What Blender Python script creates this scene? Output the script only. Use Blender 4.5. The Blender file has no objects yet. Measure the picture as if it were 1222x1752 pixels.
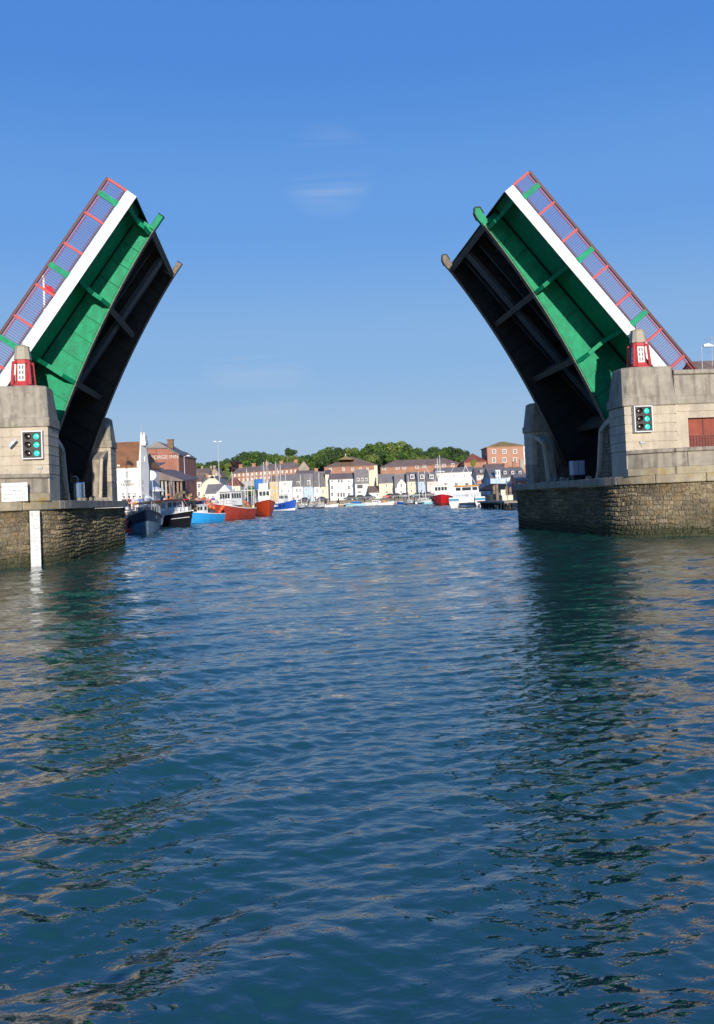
import bpy, bmesh, math, random
import numpy as np
from mathutils import Vector, Matrix

random.seed(7)
rng = np.random.default_rng(11)
SC = bpy.context.scene
COL = SC.collection

# ------------------------------------------------------------------ camera
F_PX, W_PX, H_PX = 1542.25, 1222.0, 1752.0
PITCH, ROLL, PPX, PPY, HC = 0.03538, 0.04311, 611.0, 798.4, 2.2
_f = np.array([0, math.cos(PITCH), math.sin(PITCH)])
_u0 = np.array([0, -math.sin(PITCH), math.cos(PITCH)])
_r0 = np.array([1.0, 0, 0])
_c, _s = math.cos(ROLL), math.sin(ROLL)
_r = _c * _r0 - _s * _u0
_u = _s * _r0 + _c * _u0
cam_d = bpy.data.cameras.new('camera')
cam = bpy.data.objects.new('camera', cam_d)
COL.objects.link(cam)
cam.matrix_world = Matrix(((_r[0], _u[0], -_f[0], 0), (_r[1], _u[1], -_f[1], 0),
                           (_r[2], _u[2], -_f[2], HC), (0, 0, 0, 1)))
cam_d.sensor_fit = 'HORIZONTAL'
cam_d.sensor_width = 36.0
cam_d.lens = 36.0 * F_PX / W_PX
cam_d.shift_y = (PPY - H_PX / 2) / W_PX
cam_d.clip_start = 0.1
cam_d.clip_end = 20000
SC.camera = cam

# ------------------------------------------------------------------ bridge frame
BA = 0.09312
BX, BY = -0.41, 39.75          # bridge origin: mid channel, outer face of the raised leaves at t = 1
U = np.array([math.cos(BA), math.sin(BA), 0.0])
V = np.array([-math.sin(BA), math.cos(BA), 0.0])
C0 = np.array([-0.49844, 38.78592, 0.0])


def B(s, t, z):
    return C0 + s * U + t * V + np.array([0, 0, z])


# ------------------------------------------------------------------ world and sun
S_DIR = 0.06 * U - 1.0 * V + np.array([0, 0, 0.178])
S_DIR = S_DIR / np.linalg.norm(S_DIR)
SUN_EL = math.asin(S_DIR[2])
SUN_AZ = math.atan2(S_DIR[0], S_DIR[1])
world = bpy.data.worlds.new('World')
SC.world = world
world.use_nodes = True
wn, wl = world.node_tree.nodes, world.node_tree.links
bg = wn['Background']
sky = wn.new('ShaderNodeTexSky')
sky.sky_type = 'NISHITA'
sky.sun_disc = False
sky.sun_elevation = SUN_EL
sky.sun_rotation = SUN_AZ
sky.altitude = 0
sky.air_density = 1.0
sky.dust_density = 0.6
sky.ozone_density = 3.0
BG_S = 0.15
bg.inputs['Strength'].default_value = BG_S
# clear maritime air: the low band of the sky is pulled from sunset yellow to a hazy blue
tc = wn.new('ShaderNodeTexCoord')
sxyz = wn.new('ShaderNodeSeparateXYZ')
wl.new(tc.outputs['Generated'], sxyz.inputs[0])
ramp = wn.new('ShaderNodeValToRGB')
wl.new(sxyz.outputs[2], ramp.inputs[0])
cr = ramp.color_ramp
cr.interpolation = 'EASE'
STOPS = [(0.0, (0.36, 0.50, 0.72)), (0.06, (0.335, 0.485, 0.71)), (0.16, (0.24, 0.435, 0.75)), (0.30, (0.135, 0.345, 0.78)), (0.46, (0.075, 0.255, 0.72)), (0.75, (0.045, 0.17, 0.55)), (1.0, (0.035, 0.13, 0.45))]
while len(cr.elements) < len(STOPS):
    cr.elements.new(0.5)
for e_, (p_, c_) in zip(cr.elements, STOPS):
    e_.position = p_
    e_.color = (*c_, 1)
sc_ = wn.new('ShaderNodeVectorMath')
sc_.operation = 'SCALE'
sc_.inputs['Scale'].default_value = 1.0 / BG_S
wl.new(ramp.outputs[0], sc_.inputs[0])
mixs = wn.new('ShaderNodeMix')
mixs.data_type = 'RGBA'
mixs.inputs[0].default_value = 0.88
wl.new(sky.outputs[0], mixs.inputs[6])
wl.new(sc_.outputs[0], mixs.inputs[7])
# thin cirrus wisps
cmap = wn.new('ShaderNodeMapping')
cmap.inputs['Scale'].default_value = (2.6, 2.6, 46.0)
cmap.inputs['Rotation'].default_value = (0.0, 0.22, 0.0)
wl.new(tc.outputs['Generated'], cmap.inputs[0])
cn = wn.new('ShaderNodeTexNoise')
cn.inputs['Scale'].default_value = 1.0
cn.inputs['Detail'].default_value = 5
cn.inputs['Distortion'].default_value = 0.7
wl.new(cmap.outputs[0], cn.inputs['Vector'])
cmr = wn.new('ShaderNodeMapRange')
cmr.inputs[1].default_value = 0.45
cmr.inputs[2].default_value = 0.78
cmr.inputs[3].default_value = 0.0
cmr.inputs[4].default_value = 0.30
wl.new(cn.outputs[0], cmr.inputs[0])
def wisp_mask(d, w0, w1):
    dt = wn.new('ShaderNodeVectorMath')
    dt.operation = 'DOT_PRODUCT'
    nv = wn.new('ShaderNodeVectorMath')
    nv.operation = 'NORMALIZE'
    wl.new(tc.outputs['Generated'], nv.inputs[0])
    wl.new(nv.outputs[0], dt.inputs[0])
    dt.inputs[1].default_value = d
    mr_ = wn.new('ShaderNodeMapRange')
    mr_.interpolation_type = 'SMOOTHSTEP'
    mr_.inputs[1].default_value = math.cos(w0)
    mr_.inputs[2].default_value = math.cos(w1)
    wl.new(dt.outputs['Value'], mr_.inputs[0])
    return mr_.outputs[0]


masks = wn.new('ShaderNodeMath')
masks.operation = 'MAXIMUM'
wl.new(wisp_mask((-0.018, 0.9385, 0.345), 0.055, 0.005), masks.inputs[0])
wl.new(wisp_mask((-0.105, 0.986, 0.131), 0.07, 0.01), masks.inputs[1])
cmul = wn.new('ShaderNodeMath')
cmul.operation = 'MULTIPLY'
wl.new(cmr.outputs[0], cmul.inputs[0])
wl.new(masks.outputs[0], cmul.inputs[1])
cmx = wn.new('ShaderNodeMix')
cmx.data_type = 'RGBA'
wl.new(cmul.outputs[0], cmx.inputs[0])
wl.new(mixs.outputs[2], cmx.inputs[6])
cmx.inputs[7].default_value = (0.62 / BG_S, 0.68 / BG_S, 0.76 / BG_S, 1)
wl.new(cmx.outputs[2], bg.inputs['Color'])

sun_d = bpy.data.lights.new('sun', 'SUN')
sun_d.energy = 5.0
sun_d.angle = math.radians(0.5)
sun_d.color = (1.0, 0.91, 0.78)
sun = bpy.data.objects.new('sun', sun_d)
COL.objects.link(sun)
sun.rotation_euler = Vector(S_DIR).to_track_quat('Z', 'Y').to_euler()

SC.view_settings.view_transform = 'Standard'
SC.view_settings.look = 'None'
SC.view_settings.gamma = 1.0
SC.view_settings.exposure = 0.0


# ------------------------------------------------------------------ measuring helpers
def ray(px, py):
    return (px - PPX) / F_PX * _r - (py - PPY) / F_PX * _u + _f


O = np.array([0, 0, HC])


def at(px, py, Y):
    q = ray(px, py)
    return O + q * (Y / q[1])


def onz(px, py, z=0.0):
    q = ray(px, py)
    return O + q * ((z - HC) / q[2])


# ------------------------------------------------------------------ materials
MATS = {}


def mat(name, col, rough=0.7, metal=0.0, var=0.15, scale=3.0, bump=0.0, bscale=20.0, streak=0.0, streak_col=None,
        spec=0.4, attr=None, emit=None, emit_s=0.0, stain=None, stain_amt=0.0, stain_scale=0.6, coat=0.0, stretch=(1, 1, 1)):
    if name in MATS:
        return MATS[name]
    m = bpy.data.materials.new(name)
    m.use_nodes = True
    n, l = m.node_tree.nodes, m.node_tree.links
    p = n['Principled BSDF']
    p.inputs['Roughness'].default_value = rough
    p.inputs['Metallic'].default_value = metal
    p.inputs['Specular IOR Level'].default_value = spec
    p.inputs['Coat Weight'].default_value = coat
    geo = n.new('ShaderNodeNewGeometry')
    mp = n.new('ShaderNodeMapping')
    mp.inputs['Scale'].default_value = stretch
    l.new(geo.outputs['Position'], mp.inputs['Vector'])
    rgb = n.new('ShaderNodeRGB')
    rgb.outputs[0].default_value = (*col, 1)
    cur = rgb.outputs[0]
    if attr:
        a = n.new('ShaderNodeAttribute')
        a.attribute_name = attr
        mx = n.new('ShaderNodeMix')
        mx.data_type = 'RGBA'
        mx.blend_type = 'MULTIPLY'
        mx.inputs[0].default_value = 1.0
        l.new(cur, mx.inputs[6])
        l.new(a.outputs['Color'], mx.inputs[7])
        cur = mx.outputs[2]
    if var > 0:
        nz = n.new('ShaderNodeTexNoise')
        nz.inputs['Scale'].default_value = scale
        nz.inputs['Detail'].default_value = 6
        nz.inputs['Roughness'].default_value = 0.65
        l.new(mp.outputs[0], nz.inputs['Vector'])
        mr = n.new('ShaderNodeMapRange')
        mr.inputs[1].default_value = 0.25
        mr.inputs[2].default_value = 0.75
        mr.inputs[3].default_value = 1 - var
        mr.inputs[4].default_value = 1 + var
        l.new(nz.outputs[0], mr.inputs[0])
        vm = n.new('ShaderNodeVectorMath')
        vm.operation = 'SCALE'
        l.new(cur, vm.inputs[0])
        l.new(mr.outputs[0], vm.inputs['Scale'])
        cur = vm.outputs[0]
    if streak > 0:
        mp2 = n.new('ShaderNodeMapping')
        mp2.inputs['Scale'].default_value = (2.6, 2.6, 0.28)
        l.new(geo.outputs['Position'], mp2.inputs['Vector'])
        nz2 = n.new('ShaderNodeTexNoise')
        nz2.inputs['Scale'].default_value = 1.6
        nz2.inputs['Detail'].default_value = 5
        l.new(mp2.outputs[0], nz2.inputs['Vector'])
        mr2 = n.new('ShaderNodeMapRange')
        mr2.inputs[1].default_value = 0.45
        mr2.inputs[2].default_value = 0.72
        mr2.inputs[3].default_value = 0.0
        mr2.inputs[4].default_value = streak
        l.new(nz2.outputs[0], mr2.inputs[0])
        mx2 = n.new('ShaderNodeMix')
        mx2.data_type = 'RGBA'
        l.new(mr2.outputs[0], mx2.inputs[0])
        l.new(cur, mx2.inputs[6])
        mx2.inputs[7].default_value = (*(streak_col or tuple(c * 0.35 for c in col)), 1)
        cur = mx2.outputs[2]
    if stain is not None:
        nz3 = n.new('ShaderNodeTexNoise')
        nz3.inputs['Scale'].default_value = stain_scale
        nz3.inputs['Detail'].default_value = 8
        nz3.inputs['Roughness'].default_value = 0.7
        l.new(geo.outputs['Position'], nz3.inputs['Vector'])
        mr3 = n.new('ShaderNodeMapRange')
        mr3.inputs[1].default_value = 0.52
        mr3.inputs[2].default_value = 0.62
        mr3.inputs[3].default_value = 0.0
        mr3.inputs[4].default_value = stain_amt
        l.new(nz3.outputs[0], mr3.inputs[0])
        mx3 = n.new('ShaderNodeMix')
        mx3.data_type = 'RGBA'
        l.new(mr3.outputs[0], mx3.inputs[0])
        l.new(cur, mx3.inputs[6])
        mx3.inputs[7].default_value = (*stain, 1)
        cur = mx3.outputs[2]
    l.new(cur, p.inputs['Base Color'])
    if bump > 0:
        nb = n.new('ShaderNodeTexNoise')
        nb.inputs['Scale'].default_value = bscale
        nb.inputs['Detail'].default_value = 6
        l.new(geo.outputs['Position'], nb.inputs['Vector'])
        bm = n.new('ShaderNodeBump')
        bm.inputs['Strength'].default_value = bump
        bm.inputs['Distance'].default_value = 0.05
        l.new(nb.outputs[0], bm.inputs['Height'])
        l.new(bm.outputs[0], p.inputs['Normal'])
    if emit:
        p.inputs['Emission Color'].default_value = (*emit, 1)
        p.inputs['Emission Strength'].default_value = emit_s
    MATS[name] = m
    return m


def striped(name, col, col2, axis_scale, rough=0.8, var=0.2, amount=1.0):
    """roof tiles / brick courses: fine horizontal rows with per-unit variation (world height based)"""
    if name in MATS:
        return MATS[name]
    m = mat(name, col, rough, var=var, scale=1.2, streak=0.25)
    n, l = m.node_tree.nodes, m.node_tree.links
    p = n['Principled BSDF']
    src = p.inputs['Base Color'].links[0].from_socket
    geo = [x for x in n if x.type == 'NEW_GEOMETRY'][0]
    br = n.new('ShaderNodeTexBrick')
    br.inputs['Scale'].default_value = 1.0
    br.inputs['Brick Width'].default_value = axis_scale * 2.2
    br.inputs['Row Height'].default_value = axis_scale
    br.inputs['Mortar Size'].default_value = axis_scale * 0.1
    br.inputs['Color1'].default_value = (1.12, 1.12, 1.12, 1)
    br.inputs['Color2'].default_value = (0.8, 0.8, 0.8, 1)
    br.inputs['Mortar'].default_value = (*col2, 1)
    sx = n.new('ShaderNodeSeparateXYZ')
    cx = n.new('ShaderNodeCombineXYZ')
    ad = n.new('ShaderNodeMath')
    l.new(geo.outputs['Position'], sx.inputs[0])
    l.new(sx.outputs[0], ad.inputs[0])
    l.new(sx.outputs[1], ad.inputs[1])
    l.new(ad.outputs[0], cx.inputs[0])
    l.new(sx.outputs[2], cx.inputs[1])
    l.new(cx.outputs[0], br.inputs['Vector'])
    mx = n.new('ShaderNodeMix')
    mx.data_type = 'RGBA'
    mx.blend_type = 'MULTIPLY'
    mx.inputs[0].default_value = amount
    l.new(src, mx.inputs[6])
    l.new(br.outputs['Color'], mx.inputs[7])
    l.new(mx.outputs[2], p.inputs['Base Color'])
    return m


# ------------------------------------------------------------------ mesh building
WM = {}      # world matrix of every parentable object (4x4 numpy)


def set_wm(o, M):
    WM[o.name] = M


def empty(name, loc, yaw=0.0):
    o = bpy.data.objects.new(name, None)
    COL.objects.link(o)
    o.empty_display_size = 0.2
    o.location = tuple(loc)
    o.rotation_euler = (0, 0, yaw)
    c, s = math.cos(yaw), math.sin(yaw)
    M = np.eye(4)
    M[:2, :2] = [[c, -s], [s, c]]
    M[:3, 3] = loc
    set_wm(o, M)
    return o


def tag(o, label=None, cat=None, group=None, kind=None):
    if label:
        o['label'] = label
    if cat:
        o['category'] = cat
    if group:
        o['group'] = group
    if kind:
        o['kind'] = kind
    return o


def thing(name, label, cat, loc, yaw=0.0, group=None):
    return tag(empty(name, loc, yaw), label, cat, group)


class MB:
    def __init__(self):
        self.v, self.f, self.mi, self.cols = [], [], [], None
        self.cur = 0

    def add(self, verts, faces):
        b = len(self.v)
        self.v.extend([tuple(float(c) for c in p) for p in verts])
        for q in faces:
            self.f.append(tuple(b + i for i in q))
            self.mi.append(self.cur)
        return self

    def box(self, fn, a0, a1, b0, b1, c0, c1):
        P = [fn(a, b, c) for c in (c0, c1) for b in (b0, b1) for a in (a0, a1)]
        return self.add(P, [(0, 2, 3, 1), (4, 5, 7, 6), (0, 1, 5, 4), (2, 6, 7, 3), (0, 4, 6, 2), (1, 3, 7, 5)])

    def prism(self, A, Bp):
        n = len(A)
        fs = [tuple(range(n))[::-1], tuple(range(n, 2 * n))]
        fs += [(i, (i + 1) % n, n + (i + 1) % n, n + i) for i in range(n)]
        return self.add(list(A) + list(Bp), fs)

    def loft(self, rings, cap=True, closed=True):
        n = len(rings[0])
        vs = [p for r in rings for p in r]
        fs = []
        for k in range(len(rings) - 1):
            for i in range(n if closed else n - 1):
                j = (i + 1) % n
                fs.append((k * n + i, k * n + j, (k + 1) * n + j, (k + 1) * n + i))
        if cap:
            fs.append(tuple(range(n))[::-1])
            fs.append(tuple(range((len(rings) - 1) * n, len(rings) * n)))
        return self.add(vs, fs)

    def tube(self, p0, p1, r0, r1=None, n=6):
        r1 = r0 if r1 is None else r1
        p0, p1 = np.array(p0, float), np.array(p1, float)
        d = p1 - p0
        d /= np.linalg.norm(d)
        a = np.cross(d, [0, 0, 1.0] if abs(d[2]) < 0.9 else [1.0, 0, 0])
        a /= np.linalg.norm(a)
        b = np.cross(d, a)
        rings = []
        for p, r in ((p0, r0), (p1, r1)):
            rings.append([p + r * (math.cos(t) * a + math.sin(t) * b) for t in [2 * math.pi * i / n for i in range(n)]])
        return self.loft(rings)

    def bar(self, p0, p1, w, h, up=(0, 0, 1)):
        p0, p1 = np.array(p0, float), np.array(p1, float)
        d = p1 - p0
        d /= np.linalg.norm(d)
        a = np.cross(d, up)
        a /= np.linalg.norm(a)
        b = np.cross(a, d)
        rings = []
        for p in (p0, p1):
            rings.append([p + a * w / 2 + b * h / 2, p - a * w / 2 + b * h / 2, p - a * w / 2 - b * h / 2, p + a * w / 2 - b * h / 2])
        return self.loft(rings)

    def lathe(self, c, prof, n=12):
        rings = [[np.array(c) + np.array([r * math.cos(2 * math.pi * i / n), r * math.sin(2 * math.pi * i / n), z]) for i in range(n)] for r, z in prof]
        return self.loft(rings)

    def ball(self, c, r, n=8, sq=(1, 1, 1)):
        prof = [(max(0.02, math.sin(math.pi * k / n)), -math.cos(math.pi * k / n)) for k in range(n + 1)]
        rings = [[np.array(c) + r * np.array([sq[0] * a * math.cos(2 * math.pi * i / (n + 2)), sq[1] * a * math.sin(2 * math.pi * i / (n + 2)), sq[2] * z]) for i in range(n + 2)] for a, z in prof]
        return self.loft(rings)

    def build(self, name, mats, parent=None, bevel=0.0, smooth=False, recalc=True):
        if not isinstance(mats, (list, tuple)):
            mats = [mats]
        me = bpy.data.meshes.new(name)
        vs = np.array(self.v, float).reshape(-1, 3)
        if parent is not None:
            M = np.linalg.inv(WM[parent.name])
            vs = vs @ M[:3, :3].T + M[:3, 3]
            org = None
        else:
            org = vs.mean(0)
            org[2] = vs[:, 2].min()
            vs = vs - org
        me.from_pydata(vs.tolist(), [], self.f)
        for m in mats:
            me.materials.append(m)
        if len(mats) > 1:
            me.polygons.foreach_set('material_index', self.mi)
        if recalc:
            bm = bmesh.new()
            bm.from_mesh(me)
            bmesh.ops.recalc_face_normals(bm, faces=bm.faces)
            bm.to_mesh(me)
            bm.free()
        if smooth:
            me.polygons.foreach_set('use_smooth', [True] * len(me.polygons))
        me.update()
        o = bpy.data.objects.new(name, me)
        COL.objects.link(o)
        if parent is not None:
            o.parent = parent
            set_wm(o, WM[parent.name])
        else:
            o.location = tuple(org)
            M = np.eye(4)
            M[:3, 3] = org
            set_wm(o, M)
        if bevel > 0:
            bv = o.modifiers.new('bevel', 'BEVEL')
            bv.width = bevel
            bv.segments = 1
            bv.limit_method = 'ANGLE'
        return o


def ident(x, y, z):
    return np.array([x, y, z], float)


def copy_tree(o, parent=None):
    c = o.copy()
    COL.objects.link(c)
    c.parent = parent
    for ch in o.children:
        copy_tree(ch, c)
    return c


def text_mesh(name, body, size, material, parent, origin, right, up, depth=0.01, align='CENTER'):
    """lettering as real flat mesh: origin = centre point in world, right/up world unit vectors"""
    cu = bpy.data.curves.new(name, 'FONT')
    cu.body = body
    cu.size = size
    cu.align_x = align
    cu.align_y = 'CENTER'
    cu.extrude = depth / 2
    cu.space_line = 0.95
    tmp = bpy.data.objects.new(name + '_tmp', cu)
    COL.objects.link(tmp)
    bpy.context.view_layer.update()
    dg = bpy.context.evaluated_depsgraph_get()
    me = bpy.data.meshes.new_from_object(tmp.evaluated_get(dg))
    bpy.data.objects.remove(tmp)
    r, u = np.array(right, float), np.array(up, float)
    nn = np.cross(r, u)
    M = np.eye(4)
    M[:3, 0], M[:3, 1], M[:3, 2], M[:3, 3] = r, u, nn, origin
    Mi = np.linalg.inv(WM[parent.name]) @ M
    me.transform(Matrix(Mi.tolist()))
    me.materials.clear()
    me.materials.append(material)
    o = bpy.data.objects.new(name, me)
    COL.objects.link(o)
    o.parent = parent
    set_wm(o, WM[parent.name])
    return o


# ------------------------------------------------------------------ palette
M_WATER = None
m_lime = mat('pale_limestone', (0.51, 0.44, 0.34), 0.85, var=0.2, scale=2.2, bump=0.3, bscale=25, streak=0.35, streak_col=(0.20, 0.17, 0.13), stain=(0.27, 0.245, 0.20), stain_amt=0.55, stain_scale=1.1)
m_conc = mat('weathered_concrete', (0.32, 0.285, 0.23), 0.9, var=0.28, scale=2.5, bump=0.35, bscale=30, streak=0.8, streak_col=(0.12, 0.105, 0.085), stain=(0.42, 0.38, 0.31), stain_amt=0.45, stain_scale=1.4)
m_lichen = mat('lichened_stone', (0.36, 0.31, 0.22), 0.9, var=0.3, scale=3, bump=0.35, bscale=25, streak=0.35, streak_col=(0.12, 0.10, 0.07), stain=(0.36, 0.24, 0.06), stain_amt=0.75, stain_scale=2.6)
m_rubble = mat('rubble_masonry', (1.0, 1.0, 1.0), 0.92, var=0.3, scale=6, bump=0.5, bscale=18, attr='stone')
m_white = mat('white_paint', (0.80, 0.80, 0.77), 0.55, var=0.05, scale=2)
m_green = mat('bridge_green_paint', (0.002, 0.29, 0.135), 0.55, spec=0.2, var=0.28, scale=2.2, bump=0.2, bscale=5, streak=0.40, streak_col=(0.012, 0.15, 0.08), stain=(0.05, 0.10, 0.05), stain_amt=0.5, stain_scale=9)
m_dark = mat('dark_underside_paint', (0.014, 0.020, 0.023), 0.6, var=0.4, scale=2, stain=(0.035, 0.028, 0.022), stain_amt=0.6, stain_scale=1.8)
m_steel_brown = mat('rusty_brown_steel', (0.115, 0.088, 0.072), 0.7, var=0.4, scale=4)
m_flange = mat('worn_flange_paint', (0.16, 0.13, 0.10), 0.7, var=0.5, scale=7, stain=(0.30, 0.24, 0.16), stain_amt=0.7, stain_scale=5)
m_red = mat('bridge_red_paint', (0.47, 0.05, 0.055), 0.5, var=0.15, scale=4)
m_rail = mat('rail_maroon_paint', (0.10, 0.025, 0.025), 0.5, var=0.2, scale=4)
m_asph = mat('asphalt', (0.05, 0.05, 0.05), 0.9, var=0.2, scale=4)
m_black = mat('black_enamel', (0.012, 0.012, 0.013), 0.4, var=0.0)
m_lens = mat('green_signal_lens', (0.02, 0.4, 0.3), 0.2, var=0.0, emit=(0.03, 0.80, 0.55), emit_s=1.0)
m_lens_off = mat('dark_signal_lens', (0.02, 0.012, 0.012), 0.25, var=0.0)
m_grey = mat('grey_metal', (0.42, 0.43, 0.44), 0.5, metal=0.0, var=0.08)
m_glass = mat('window_glass', (0.035, 0.045, 0.055), 0.12, var=0.0, spec=0.5)
m_steel = mat('brushed_steel', (0.75, 0.77, 0.80), 0.28, metal=1.0, var=0.05)
m_letter = mat('dark_lettering', (0.05, 0.05, 0.055), 0.7, var=0.0)
m_wletter = mat('white_lettering', (0.58, 0.54, 0.50), 0.7, var=0.0)
m_cabin_grey = mat('pale_blue_grey_paint', (0.35, 0.40, 0.47), 0.5, var=0.05)


# ================================================================== BRIDGE: the two raised leaves
LT0, LB, LW = 0.967, 3.143, 8.488       # outer face, footway overhang, girder spacing
LF = 2.0                                # narrower footway on the far side
LTOT = LB + LW + LF


def gdepth(x):
    return 1.08 + 0.03 * x + 0.0108 * x * x


def build_leaf(sg, L, al, label):
    S1, z1, s0 = 15.096, 7.506, 0.078
    ca, sa = math.cos(al), math.sin(al)

    def P(l, t, n):
        return B(sg * (S1 - l * ca + n * sa) + s0, LT0 + t, z1 + l * sa + n * ca)
    root = thing('bascule_leaf', label, 'bridge leaf', B(sg * 15.6, LT0 + LTOT / 2, 2.85), BA, 'raised leaves of the lifting bridge')
    # deck plate and footway slabs
    dk = MB()
    dk.box(P, -2.6, L - 0.02, LB - 0.3, LB + LW + 0.3, -0.16, 0.03)
    l = L - 1.5
    while l > -2:
        dk.box(P, l - 0.02, l + 0.02, LB + 0.15, LB + LW - 0.15, -0.36, -0.155)
        dk.box(P, l - 0.06, l + 0.06, LB + 0.15, LB + LW - 0.15, -0.38, -0.36)
        l -= 0.965
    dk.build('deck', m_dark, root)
    for t0, t1 in ((0.06, LB - 0.32), (LB + LW + 0.32, LTOT - 0.06)):
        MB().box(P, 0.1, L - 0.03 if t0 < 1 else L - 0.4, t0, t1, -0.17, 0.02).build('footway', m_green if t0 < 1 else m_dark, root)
    for t0, t1 in ((0.0, 0.055), (LTOT - 0.055, LTOT)):
        MB().box(P, 0.1, L if t0 < 1 else L - 0.4, t0, t1, -0.50, 0.0).build('fascia', mat('fascia_white', (0.80, 0.80, 0.77), 0.55, var=0.06, scale=2, streak=0.22, streak_col=(0.42, 0.36, 0.28)), root, bevel=0.01)
    # main girders with curved lower edge
    xs = np.linspace(0.15, L + 2.2, 26)
    for gt, gsgn in ((LB, -1), (LB + LW, 1)):
        rt = [(L - x, -0.17) for x in xs]
        rb = [(L - x, -gdepth(x)) for x in xs]
        w = MB()
        for s_ in (0,):
            poly = rt + rb[::-1]
            w.loft([[P(l, gt + dt, n) for l, n in (rt[i], rb[i])] + [P(l, gt + dt + 0.03, n) for l, n in (rb[i], rt[i])] for i, dt in [(k, -0.015) for k in range(len(xs))]])
        # stiffeners on both faces
        l = L - 0.55
        k = 0
        while l > -2.2:
            if k % 4:
                x = L - l
                for sd in (-1, 1):
                    a, b_ = sorted((gt + sd * 0.017, gt + sd * 0.105))
                    w.loft([[P(l - 0.012, a, -0.19), P(l + 0.012, a, -0.19), P(l + 0.012, b_, -0.19), P(l - 0.012, b_, -0.19)],
                            [P(l - 0.012, a, -gdepth(x) + 0.01), P(l + 0.012, a, -gdepth(x) + 0.01), P(l + 0.012, b_, -gdepth(x) + 0.01), P(l - 0.012, b_, -gdepth(x) + 0.01)]])
            l -= 0.965
            k += 1
        for kk in range(len(xs) - 1):
            x0_, x1_ = xs[kk], xs[kk + 1]
            for sd in (-1, 1):
                a, b_ = sorted((gt + sd * 0.016, gt + sd * 0.06))
                for fr_ in (0.10,):
                    w.loft([[P(L - x_, a, -gdepth(x_) + fr_), P(L - x_, b_, -gdepth(x_) + fr_), P(L - x_, b_, -gdepth(x_) + fr_ + 0.02), P(L - x_, a, -gdepth(x_) + fr_ + 0.02)] for x_ in (x0_, x1_)])
        for q_ in (2.0, 5.9, 9.8):      # web splice plates with rivets
            dq = gdepth(q_)
            a, b_ = sorted((gt + gsgn * 0.016, gt + gsgn * 0.030))
            w.box(P, L - q_ - 0.2, L - q_ + 0.2, a, b_, -dq + 0.14, -0.22)
            for i_ in range(int((dq - 0.45) / 0.11)):
                for o_ in (-0.15, -0.06, 0.06, 0.15):
                    w.box(P, L - q_ + o_ - 0.012, L - q_ + o_ + 0.012, gt + gsgn * 0.045 - 0.01, gt + gsgn * 0.045 + 0.004, -0.30 - i_ * 0.11 - 0.012, -0.30 - i_ * 0.11 + 0.012)
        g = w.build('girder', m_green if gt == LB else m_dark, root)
        fl = MB()
        fl.loft([[P(L - x, gt - 0.17, -gdepth(x) - 0.03), P(L - x, gt + 0.17, -gdepth(x) - 0.03), P(L - x, gt + 0.17, -gdepth(x)), P(L - x, gt - 0.17, -gdepth(x))] for x in xs])
        fl.build('bottom_flange', m_flange, g)
        # rivet rows / web splice: thin vertical cover strips at every bracket
    # cantilever brackets under the footways
    ls = [L - 0.55 - 3.88 * k for k in range(3)]
    for l in ls:
        x = L - l
        dg = gdepth(x) - 0.02
        for gt, sd in ((LB, -1), (LB + LW, 0.62)):
            w = MB()
            prof = [(0.02, -0.18), (LB - 0.08, -0.18), (LB - 0.08, -0.42), (LB * 0.62, -0.52), (LB * 0.34, -0.60 - 0.18 * (dg - 0.9)), (0.9, -dg * 0.70 - 0.12), (0.02, -dg)]
            w.prism([P(l - 0.02, gt + sd * a, n) for a, n in prof], [P(l + 0.02, gt + sd * a, n) for a, n in prof])
            edge = [(LB - 0.08, -0.42), (LB * 0.62, -0.52), (LB * 0.34, -0.60 - 0.18 * (dg - 0.9)), (0.9, -dg * 0.70 - 0.12), (0.03, -dg)]
            w.loft([[P(l - 0.095, gt + sd * a, n - 0.012), P(l + 0.095, gt + sd * a, n - 0.012), P(l + 0.095, gt + sd * a, n + 0.012), P(l - 0.095, gt + sd * a, n + 0.012)] for a, n in edge])
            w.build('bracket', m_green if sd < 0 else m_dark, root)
    # edge angle under the footway behind the fascia
    for tt in (0.16, LTOT - 0.16):
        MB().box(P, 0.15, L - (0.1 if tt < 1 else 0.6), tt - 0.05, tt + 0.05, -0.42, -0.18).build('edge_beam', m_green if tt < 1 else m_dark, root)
    # cross beams between the girders, stringers
    for k, l in enumerate([L - 0.35] + [L - 0.55 - 3.88 * q for q in (1, 2, 3)]):
        x = L - l
        d = min(gdepth(x), 1.9) * (0.82 if k else 0.95)
        w = MB()
        w.box(P, l - 0.012, l + 0.012, LB + 0.12, LB + LW - 0.12, -d, -0.17)
        w.box(P, l - 0.15, l + 0.15, LB + 0.12, LB + LW - 0.12, -d - 0.025, -d)
        w.build('cross_beam', m_steel_brown, root)
    for k in range(4):
        tt = LB + LW * (k + 1) / 5
        w = MB()
        w.box(P, -2.2, L - 0.42, tt - 0.01, tt + 0.01, -0.62, -0.165)
        w.box(P, -2.2, L - 0.42, tt - 0.11, tt + 0.11, -0.64, -0.62)
        w.build('stringer', mat('dark_grey_beam_paint', (0.036, 0.044, 0.048), 0.6, var=0.3, scale=2, stain=(0.07, 0.05, 0.04), stain_amt=0.6, stain_scale=2.5), root)
    # wide service duct in the middle
    MB().box(P, -2.0, L - 0.45, LB + LW * 0.52, LB + LW * 0.52 + 0.75, -1.0, -0.80).build('service_duct', mat('duct_grey', (0.05, 0.062, 0.068), 0.6, var=0.2), root)
    # nose end plate
    MB().box(P, L - 0.02, L + 0.035, 0.3, LTOT - 0.3, -0.42, 0.03).build('nose_plate', m_dark, root)
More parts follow.
